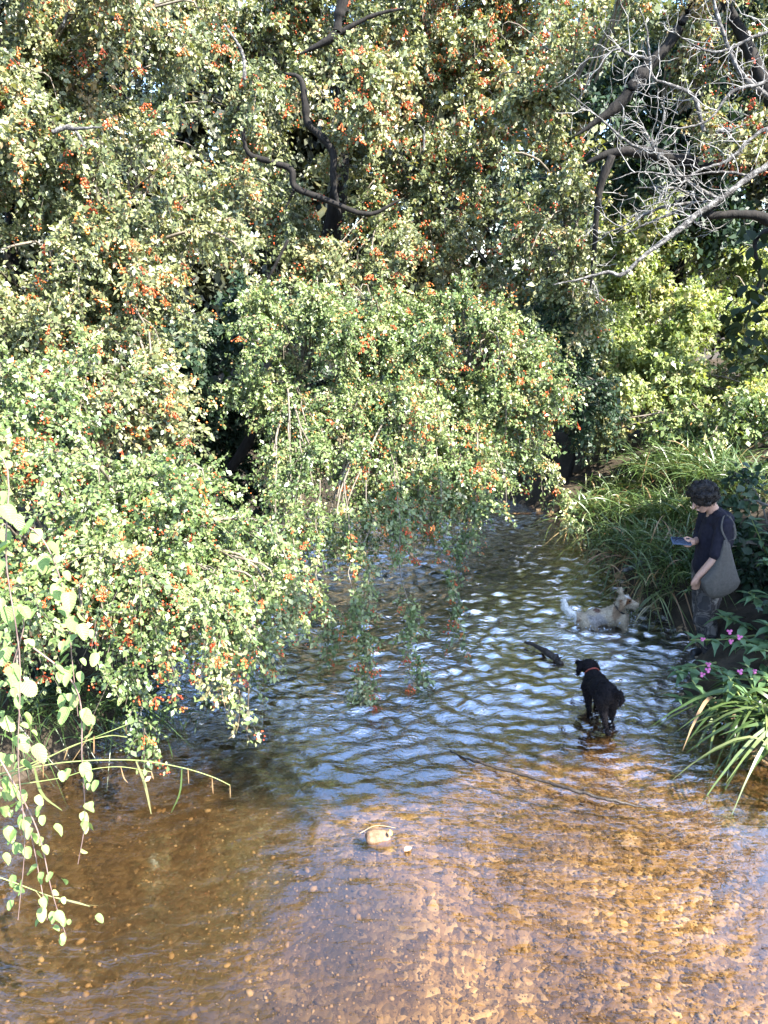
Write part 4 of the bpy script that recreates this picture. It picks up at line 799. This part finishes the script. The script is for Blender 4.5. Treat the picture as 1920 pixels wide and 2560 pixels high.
pr += chain([rump+[.045, .01, -.03], pz(1530, 1765, 5.13), pz(1528, 1795, 5.14), pz(1525, 1812, 5.13)], [.058, .042, .021, .016]) + ell(pz(1525, 1815, 5.1), (.021, .032, .015))
pr += chain([wth+[-.055, 0, -.03], pz(1471, 1750, 5.33), pz(1473, 1784, 5.33), pz(1473, 1796, 5.33)], [.05, .030, .018, .016]) + ell(pz(1473, 1797, 5.36), (.02, .03, .015))
pr += chain([wth+[.05, .02, -.03], pz(1492, 1748, 5.38), pz(1493, 1778, 5.40), pz(1493, 1790, 5.40)], [.05, .030, .018, .016])
pr += chain([rump+[.03, -.05, .04], rump+[.07, -.09, .05], rump+[.085, -.10, .0], rump+[.075, -.09, -.05]], [.026, .02, .018, .010])
me, co = clay('dog', pr, .006, 5, noise=[(.0022, 95, .3), (.0014, 170, 1)])
col = np.tile(np.array([.007, .006, .007]), (len(co), 1)); paint(me, col)
dog = link('dog', me, None, M['fur']); tag(dog, 'black dog with red collar standing in the shallows, seen from behind', 'dog', 'dogs in the stream')
coat(dog, me, co, col*1.3, 5200, .017, (0, -.5, -.35), 7, .0028)
ring_band('collar', nk+[0, .005, .004], hd-nk+[0, .03, .01], .056, .011, .004, plain('red_collar', (.20, .035, .02)), dog)
# ------------------------------------------------------------------ white and tan dog bounding through the water
A = dict((k_, np.array([2.1+(v_[0]-2.1)*1.08, v_[1], v_[2]-.05])) for k_, v_ in dict(rump=pz(1462, 1540, 6.88), mid=pz(1492, 1532, 6.88), sh=pz(1528, 1528, 6.86), ch=pz(1552, 1535, 6.83), nk=pz(1545, 1508, 6.84), hd=pz(1559, 1489, 6.82), nose=pz(1588, 1500, 6.76)).items())
pr = ell(A['rump'], (.085, .075, .08)) + ell(A['mid'], (.12, .08, .088)) + ell(A['sh'], (.09, .085, .095)) + ell(A['ch'], (.06, .07, .08)) + chain([A['rump'], A['mid'], A['sh'], A['ch']], [.075, .08, .085, .065])
pr += chain([A['sh']+[.02, 0, .03], A['nk'], A['hd']], [.072, .058, .05]) + ell(A['hd'], (.062, .055, .052)) + chain([A['hd']+[.03, -.01, -.008], A['nose']], [.038, .022]) + ell(A['nose'], (.022, .02, .018))
pr += chain([A['hd']+[.03, -.01, -.038], A['nose']+[-.02, 0, -.035]], [.022, .014])
tail = [A['rump']+[-.05, 0, .02], pz(1440, 1536, 6.92), pz(1424, 1531, 6.94), pz(1412, 1518, 6.95), pz(1408, 1503, 6.95)]
pr += chain([t_+np.array([0, -.03, .012]) for t_ in tail], [.03, .026, .029, .033, .024]) 
pr += chain([A['rump']+[.02, -.05, -.01], pz(1483, 1556, 6.80), pz(1492, 1572, 6.80)+[0, 0, -.05]], [.066, .045, .022]) + chain([A['rump']+[.0, .05, -.02], A['rump']+[-.05, .07, -.16]], [.055, .024])
pr += chain([A['ch']+[-.01, -.045, -.02], pz(1560, 1556, 6.78), pz(1565, 1572, 6.78)+[0, 0, -.06]], [.045, .026, .018]) + chain([A['ch']+[.0, .045, -.02], A['ch']+[.07, .06, -.08], A['ch']+[.09, .06, -.16]], [.042, .024, .018])
pr += chain([A['hd']+[-.01, -.05, .02], A['hd']+[-.035, -.068, -.01], A['hd']+[-.05, -.07, -.055]], [.018, .024, .016])      # near ear hanging back
pr += chain([A['hd']+[-.02, .045, .03], A['hd']+[-.03, .055, .075], A['hd']+[-.025, .06, .10]], [.018, .022, .012])           # far ear flung up
me, co = clay('dog', pr, .006, 5, noise=[(.0025, 80, .7), (.0016, 150, 2)])
col = np.tile(np.array([.38, .31, .22]), (len(co), 1))
def patch(c, r, k, pw_=2.0):
    d = np.linalg.norm((co-np.asarray(c))/np.asarray(r), axis=1)+.12*np.sin(co[:, 0]*60+co[:, 2]*50); wgt = 1-sstep((d-.8)/.4); col[:] = col*(1-wgt[:, None])+np.asarray(k)*wgt[:, None]
patch(A['hd']+[.0, -.035, .005], (.052, .045, .03), (.16, .075, .035)); patch(A['hd']+[-.045, -.065, -.04], (.03, .03, .06), (.30, .20, .12)); patch(A['nk']+[-.035, -.05, -.03], (.04, .05, .075), (.24, .16, .10))
patch(A['mid']+[.0, -.02, .085], (.035, .04, .02), (.12, .07, .05)); patch(A['rump']+[-.055, -.02, .025], (.03, .04, .03), (.16, .07, .035)); patch(A['nose']+[.016, 0, .004], (.014, .018, .013), (.012, .010, .010))
patch(A['mid'], (.11, .2, .06), (.30, .27, .245)); tl = co[:, 0] < A['rump'][0]-.075; col[tl] = (.72, .70, .66)
patch(A['hd']+[.03, -.01, .045], (.03, .02, .03), (.55, .52, .48)); patch(A['nose']+[-.03, -.02, -.022], (.026, .012, .006), (.03, .012, .012))
paint(me, col); dog2 = link('dog', me, None, M['fur']); tag(dog2, 'white dog with tan patches and raised tail splashing through the stream', 'dog', 'dogs in the stream')
L_ = np.where(tl, .024, .022); coat(dog2, me, co, col, 5600, L_, (-.5, 0, -.3), 8, .0032)
ring_band('collar', A['nk']+[.01, 0, -.004], A['hd']-A['nk']+[.03, 0, 0], .064, .017, .005, plain('black_collar', (.01, .01, .012)), dog2)
for (c_, nm) in ((A['hd']+[.034, -.046, .010], 'eye'),):
    link('eye', mesh('eye', SPH_V*.009+c_, SPH_F, plain('dog_eye', (.01, .006, .004), .15)), dog2)
# splashes thrown up by the two dogs
m, t, b = newmat('splash_water'); b.inputs['Base Color'].default_value = (.8, .85, .9, 1); b.inputs['Roughness'].default_value = .12; b.inputs['Transmission Weight'].default_value = .55; b.inputs['IOR'].default_value = 1.33
M['splash'] = m
SPL_V = SPH_V[:12]; _b = bmesh.new(); bmesh.ops.create_icosphere(_b, subdivisions=1, radius=1); SPL_V = np.array([v.co[:] for v in _b.verts]); SPL_F = np.array([[v.index for v in f.verts] for f in _b.faces]); _b.free()
def splash(name, label, cs, n, seed):
    rng = np.random.default_rng(seed); parts = []
    for i in range(n):
        c_, r_ = cs[rng.integers(len(cs))]; p_ = np.array(c_)+rng.normal(0, 1, 3)*np.array(r_); p_[2] = abs(p_[2]-.0)+.004
        s_ = .002+.007*rng.random()**3; parts.append((SPL_V*s_*np.array([rng.uniform(.8, 1.6), 1, rng.uniform(.8, 1.8)])+p_, [SPL_F], 0.))
    V, fs, _ = joinv(parts); o = link(name, mesh(name, V, fs, M['splash'])); tag(o, label, 'splash', kind='stuff')
splash('splash', 'white water splashing round the black dog\'s hind paws', [(W(1500, 1795), (.05, .05, .04)), (W(1548, 1790), (.05, .05, .04)), (W(1522, 1815), (.03, .03, .03))], 60, 1)
splash('splash', 'white water splashing off the white dog\'s chest', [(W(1582, 1560)+[0, 0, .04], (.03, .05, .05)), (W(1500, 1578), (.12, .05, .025))], 120, 2)

# ------------------------------------------------------------------ person
H_ = lambda *v: np.array(v, float)
hc = H_(2.632, 6.14, 1.492); fwd = nrm(H_(-.84, -.12, -.50)); upv = nrm(H_(-.50, 0, .86)); sdv = np.cross(upv, fwd)   # sdv points to the figure's left? see below
if sdv[1] > 0: sdv = -sdv
shL, shR = H_(2.775, 5.985, 1.305), H_(2.765, 6.325, 1.305)
elL, wrL, haL = H_(2.715, 5.925, 1.055), H_(2.590, 5.945, .875), H_(2.572, 5.965, .800)
elR, wrR, haR = H_(2.735, 6.335, 1.075), H_(2.605, 6.13, 1.115), H_(2.560, 6.085, 1.128)
hipL, hipR = H_(2.765, 6.075, .86), H_(2.775, 6.245, .86)
knL, anL = H_(2.735, 6.045, .46), H_(2.865, 6.045, .06); knR, anR = H_(2.800, 6.265, .46), H_(2.92, 6.275, .06)
pel, chs, nkb = H_(2.775, 6.16, .90), H_(2.785, 6.155, 1.18), H_(2.745, 6.155, 1.365)
pr = ell(hc, (.078, .072, .10)) + ell(hc+fwd*.018-upv*.045, (.062, .058, .062)) + ell(hc+fwd*.045-upv*.085, (.032, .034, .026)) + cap(hc+fwd*.085+upv*.005, hc+fwd*.105-upv*.030, .009, .015) + ell(hc+fwd*.082-upv*.062, (.014, .024, .010))
for s_ in (1, -1): pr += ell(hc+sdv*.074*s_-upv*.012-fwd*.008, (.020, .010, .030))
pr += chain([nkb, hc-upv*.05-fwd*.03], [.055, .05]) + ell(chs, (.095, .15, .16)) + chain([pel, chs, nkb], [.12, .12, .055]) + chain([shL, chs+[0, -.05, .09]], [.055, .07]) + chain([shR, chs+[0, .05, .09]], [.055, .07]) + ell(pel, (.11, .15, .11))
pr += chain([shL, elL, wrL, haL], [.052, .042, .027, .024]) + chain([shR, elR, wrR], [.052, .042, .026])
pr += chain([hipL, knL, anL], [.085, .055, .04]) + chain([hipR, knR, anR], [.085, .055, .04]) + chain([anL, anL+[-.12, 0, -.05]], [.036, .03]) + chain([anR, anR+[-.12, 0, -.05]], [.036, .03])
# left hand tucked into the pocket: palm and thumb show; right hand closed round the device
pr += chain([wrL, wrL+[-.012, .008, -.045]], [.026, .030])
for k in range(4): pr += chain([wrL+[-.030+.018*k, .004, -.045], wrL+[-.028+.018*k, .016, -.085], wrL+[-.022+.016*k, .028, -.118-.006*(k in (1, 2))]], [.0095, .009, .008])
pr += chain([wrL+[-.028, -.010, -.020], wrL+[-.048, -.008, -.052], wrL+[-.046, .0, -.078]], [.011, .010, .008])
pr += chain([wrR, haR], [.026, .026]) + ell(haR, (.034, .026, .034))
for k in range(4):
    z0 = haR[2]+.024-.017*k
    pr += chain([[haR[0]-.015, haR[1]-.020, z0], [haR[0]-.045, haR[1]-.034, z0+.002], [haR[0]-.062, haR[1]-.020, z0+.001], [haR[0]-.060, haR[1]+.002, z0]], [.0095, .009, .0085, .0075])
pr += chain([[haR[0]-.005, haR[1]+.012, haR[2]+.026], [haR[0]-.040, haR[1]+.006, haR[2]+.040], [haR[0]-.068, haR[1]-.004, haR[2]+.036]], [.011, .0105, .009])
me, co = clay('person', pr, .0055, 4)
paint(me, np.tile(np.array([.40, .235, .175]), (len(co), 1)))
per = link('person', me, None, M['skin']); tag(per, 'person in dark hoodie and camouflage trousers at the water\'s edge, looking down at a phone', 'person')
dk = plain('eye_dark', (.01, .008, .008), .3)
for s_ in (1, -1):
    link('eye', mesh('eye', SPH_V*H_(.009, .011, .006)+hc+fwd*.074+sdv*.030*s_+upv*.004, SPH_F, dk), per)
rng = np.random.default_rng(77); pr = ell(hc+upv*.018-fwd*.012, (.098, .092, .102))
for k in range(150):
    d = nrm(rng.normal(0, 1, 3)); f_ = d @ fwd; u_ = d @ upv
    if f_ > .45 and u_ < .35: continue
    if u_ < -.55: continue
    c_ = hc+upv*.020-fwd*.012+d*H_(.098, .095, .10)*rng.uniform(.92, 1.16); pr += ell(c_, np.array([1, 1, 1])*rng.uniform(.016, .030))
me, co = clay('hair', pr, .006, 1, .4, noise=[(.005, 110, .5), (.003, 210, 2)])
M['hair'] = noise_mat('dark_hair', [(.3, (.006, .005, .005)), (.7, (.022, .016, .014))], 60, .55, .6, bdist=.01)
hair = link('hair', me, per, M['hair'])
n = 2600; i = rng.integers(0, len(co), n); no = normals(me); d = nrm(no[i]*.5+rng.normal(0, .6, (n, 3))+[0, 0, -.3]); sd = nrm(np.cross(d, rng.normal(0, 1, (n, 3))))*.002; ln = rng.uniform(.015, .04, (n, 1))
V = np.stack([co[i]-sd, co[i]+sd, co[i]+d*ln], 1).reshape(-1, 3); o = link('curls', mesh('curls', V, np.arange(n*3).reshape(-1, 3), M['hair']), hair); tag(o, kind='stuff')
# hoodie with short sleeves and a hood lying on the back
pr = ell(chs+[.012, 0, 0], (.138, .165, .185)) + chain([pel+[0, 0, .0], chs], [.145, .135]) + ell(pel+[0, 0, .02], (.128, .17, .10)) + chain([chs+[0, 0, .10], nkb+[.012, 0, -.005]], [.11, .066])
pr += chain([shL, elL+(shL-elL)*.10], [.074, .066]) + chain([shR, elR+(shR-elR)*.0], [.074, .064]) + chain([elR, elR+(wrR-elR)*.45], [.062, .050]) + chain([shL, chs+[0, -.04, .10]], [.07, .09]) + chain([shR, chs+[0, .04, .10]], [.07, .09])
for a_ in np.linspace(-2.3, 2.3, 12): pr += ell(nkb+H_(.045+.065*math.cos(a_), .085*math.sin(a_), -.005-.02*math.cos(a_)), (.034, .034, .030))
pr += ell(nkb+H_(.118, .0, -.055), (.045, .095, .065))
me, co = clay('hoodie', pr, .007, 4, noise=[(.0045, 34, .4), (.0025, 70, 2)])
M['hood'] = noise_mat('navy_jersey', [(.3, (.008, .008, .013)), (.7, (.020, .018, .028))], 35, .9, .25, spec=.15)
link('hoodie', me, per, M['hood'])
# camouflage trousers
pr = ell(pel+[0, 0, -.05], (.128, .165, .13)) + chain([hipL, knL, anL+[0, 0, -.01]], [.115, .088, .075]) + chain([hipR, knR, anR+[0, 0, -.01]], [.115, .088, .075]) + ell(hipL+[-.03, -.06, -.20], (.075, .05, .085)) + ell(knL+[.0, 0, -.02], (.10, .085, .07))
me, co = clay('trousers', pr, .007, 3, noise=[(.006, 30, 1.1), (.004, 55, .2)])
m, t, b = newmat('camouflage_cloth'); tc = t.nodes.new('ShaderNodeTexCoord'); nz = N(t, 'TexNoise', Scale=11.0, Detail=2.5, Distortion=.7); t.links.new(tc.outputs['Object'], nz.inputs['Vector'])
r_ = ramp(t, [(0, (.018, .017, .018)), (.42, (.050, .045, .045)), (.50, (.022, .018, .016)), (.57, (.085, .075, .068)), (.63, (.16, .145, .13))], 'CONSTANT'); t.links.new(nz.outputs[0], r_.inputs[0]); t.links.new(r_.outputs[0], b.inputs['Base Color']); b.inputs['Roughness'].default_value = .9
link('trousers', me, per, m)
# boots
for an in (anL, anR):
    me, co = clay('boot', chain([an+[.01, 0, .05], an+[.005, 0, -.03], an+[-.13, 0, -.055]], [.055, .05, .042]), .007, 3); link('boot', me, per, plain('wet_boot', (.012, .011, .010), .35))
# tote bag hanging from the shoulder
M['canvas'] = noise_mat('grey_canvas', [(.3, (.050, .046, .042)), (.7, (.080, .074, .066))], 50, .95, .2)
rows = [(1350, 1810, 1823, .012), (1368, 1806, 1826, .022), (1390, 1798, 1831, .035), (1415, 1785, 1837, .05), (1438, 1767, 1844, .062), (1451, 1754, 1849, .065), (1466, 1756, 1842, .060), (1480, 1762, 1826, .050), (1490, 1770, 1808, .030), (1494, 1780, 1800, .012)]
nb_ = 40; V = []
for ri, (yy, xa, xb, th) in enumerate(rows):
    a_, b_ = P(xa, yy, 5.875), P(xb, yy, 5.93); c_ = (a_+b_)/2; ax = (b_-a_)/2
    for k in range(nb_):
        an_ = 2*math.pi*k/nb_; fold = 1+.16*math.sin(7*an_+.8*ri)*(1-ri/9)+.06*math.sin(11*an_+2)
        V.append(c_+ax*math.cos(an_)+H_(.15, -1, 0)*th*math.copysign(abs(math.sin(an_))**.8, math.sin(an_))*fold)
V = np.array(V); f = np.array([[i*nb_+k, i*nb_+(k+1) % nb_, (i+1)*nb_+(k+1) % nb_, (i+1)*nb_+k] for i in range(len(rows)-1) for k in range(nb_)])
V = np.vstack([V, V[:nb_].mean(0), V[-nb_:].mean(0)]); k = np.arange(nb_); e_ = len(V)
capf = np.concatenate([np.stack([np.full(nb_, e_-2), (k+1) % nb_, k], -1), np.stack([np.full(nb_, e_-1), (len(rows)-1)*nb_+k, (len(rows)-1)*nb_+(k+1) % nb_], -1)])
bag = empty('tote_bag', P(1800, 1490, 5.9), 'grey-brown cloth tote bag hanging from the person\'s shoulder', 'bag')
sk = mesh('sack', V, [f, capf], M['canvas']); link('sack', sk, bag)
def ribbon(name, pts, wd, sidev, mat, parent, th=.003):
    p_ = smooth_path(pts, 20); sv = nrm(np.asarray(sidev, float))*wd/2; nn = nrm(np.cross(np.gradient(p_, axis=0), sv))*th
    V = np.stack([p_-sv, p_+sv, p_+sv+nn, p_-sv+nn], 1).reshape(-1, 3); i, k = np.meshgrid(np.arange(19), np.arange(4), indexing='ij'); b_ = i*4
    return link(name, mesh(name, V, np.stack([b_+k, b_+(k+1) % 4, b_+4+(k+1) % 4, b_+4+k], -1).reshape(-1, 4), mat), parent)
bt = P(1816, 1352, 5.90)
ribbon('strap', [bt, H_(2.830, 5.905, 1.22), H_(2.822, 5.925, 1.32), H_(2.795, 5.975, 1.388)], .020, (1, .2, 0), M['canvas'], bag)
ribbon('strap', [bt, H_(2.765, 5.885, 1.20), H_(2.715, 5.905, 1.30), H_(2.745, 5.965, 1.390), H_(2.790, 5.977, 1.394)], .016, (1, .2, .2), M['canvas'], bag)
# phone
ph = empty('phone', P(1700, 1352, 6.06), 'dark blue phone held out in the person\'s hand', 'phone')
def rbox(name, c, sz, rot, mat, parent, bev=.3):
    bm = bmesh.new(); bmesh.ops.create_cube(bm, size=1); bmesh.ops.scale(bm, vec=sz, verts=bm.verts)
    bmesh.ops.bevel(bm, geom=bm.edges[:], offset=min(sz)*bev, segments=2, affect='EDGES'); me = bpy.data.meshes.new(name); bm.to_mesh(me); bm.free()
    me.transform(Matrix.Translation(Vector(c)) @ rot.to_matrix().to_4x4()); me.materials.append(mat); return link(name, me, parent)
from mathutils import Euler
rot = Euler((math.radians(32), math.radians(6), math.radians(4)))
pc = P(1703, 1353, 6.055)
bd = rbox('body', pc, (.165, .076, .018), rot, plain('slate_blue_case', (.07, .10, .16), .4), ph)
rbox('screen', pc+np.array(rot.to_matrix() @ Vector((0, 0, .0075))), (.155, .064, .003), rot, plain('screen_glass', (.01, .012, .016), .08), ph)
rbox('camera_bump', pc+np.array(rot.to_matrix() @ Vector((.055, .012, -.009))), (.03, .03, .006), rot, plain('camera_ring', (.2, .2, .21), .3), ph)

# ------------------------------------------------------------------ stone, log, stick and other small things
def rock(name, label, c, size, seed, mat, boxy=.5, parent=None):
    v = SPH_V.copy(); rng = np.random.default_rng(seed)
    v = np.sign(v)*np.abs(v)**(1-boxy*.55)
    for k in range(10):
        n_ = nrm(rng.normal(0, 1, 3)); fq = rng.uniform(2, 9); v = v*(1+.05/fq*4*np.sin(fq*(v @ n_)+rng.uniform(0, 6)))[:, None]
    o = link(name, mesh(name, v*np.array(size), SPH_F, mat), parent); o.location = c; o.rotation_euler = (0, 0, rng.uniform(-.4, .4)); return tag(o, label, 'stone')
M['stone'] = noise_mat('pinkish_stone', [(.25, (.06, .035, .02)), (.5, (.16, .10, .06)), (.75, (.27, .185, .12))], 22, .9, .8, bdist=.012)
sc_ = W(942, 2100); rock('stone', 'squarish pinkish stone breaking the surface in mid-stream', (sc_[0], sc_[1]+.03, -.02), (.085, .068, .066), 4, M['stone'], .15)
yl = mesh('leaf', OVAL[0]*.035, OVAL[1], M['straw'])
M['yellow'] = plain('yellow_leaf', (.55, .50, .05)); yl.materials.clear(); yl.materials.append(M['yellow'])
o = link('fallen_leaf', yl); o.location = W(978, 2090, .035); o.rotation_euler = (.9, 0, .3); tag(o, 'small yellow leaf stuck to the mid-stream stone', 'leaf')
v, f = tube1([W(900, 2083, .07), W(940, 2064, .085), W(990, 2070, .06)], [.0025, .002, .0012], 5); tag(link('straw', mesh('straw', v, f, M['straw'])), 'pale straw lying across the mid-stream stone', 'straw')
ol = mesh('leaf', OVAL[0]*.055, OVAL[1]); ol.materials.append(plain('buff_leaf', (.45, .26, .17)))
o = link('fallen_leaf', ol); o.location = W(1010, 2128, .01); o.rotation_euler = (.1, 0, -1.0); tag(o, 'buff leaf afloat just below the mid-stream stone', 'leaf')
M['wet'] = noise_mat('wet_wood', [(.3, (.010, .008, .007)), (.7, (.045, .035, .028))], 18, .45, .8, stretch=(1, 1, 1), bdist=.02)
v, f = tube1([W(1312, 1606, .04), W(1335, 1612, .05), W(1365, 1630, .045), W(1388, 1645, .03), W(1404, 1662, .0)], [.012, .022, .030, .034, .020], 10, n=24, wob=.004); lg = link('log', mesh('log', v, f, M['wet'])); tag(lg, 'short dark waterlogged log between the two dogs', 'log')
v, f = tube1([W(1392, 1648, .04), W(1405, 1643, .07)], [.012, .006], 6); link('stub', mesh('stub', v, f, M['wet']), lg)
v, f = tube1([W(1125, 1878, .0), W(1190, 1905, .025), W(1290, 1932, .035), W(1380, 1958, .04), W(1450, 1980, .04), W(1545, 2003, .03), W(1630, 2025, -.02)], [.005, .008, .010, .011, .012, .010, .005], 7, n=40, wob=.003); stk = link('stick', mesh('stick', v, f, M['wet'])); tag(stk, 'long thin dark stick lying across the current below the black dog', 'stick')
v, f = tube1([W(1448, 1979, .02), W(1462, 1972, .05)], [.010, .006], 6); link('knot', mesh('knot', v, f, M['wet']), stk)
v, f = tube1([P(1546, 1428, 7.75), P(1580, 1420, 7.72), P(1605, 1404, 7.7), P(1640, 1396, 7.75)], [.018, .028, .026, .03], 8, wob=.004); tag(link('dead_branch', mesh('dead_branch', v, f, M['grey'])), 'broken dead branch sticking out of the bank above the sandbar', 'branch')
for k, (px, py, s_) in enumerate(((1645, 1445, .05), (1662, 1452, .035), (1630, 1455, .03))):
    c_ = W(px, py, .02); rock('stone', ['pale stone at the foot of the bank behind the white dog', 'small stone at the bank foot, nearest the person\'s hip', 'smallest stone at the bank foot by the sandbar'][k], c_, (s_*1.3, s_, s_*.8), 40+k, M['stone'])
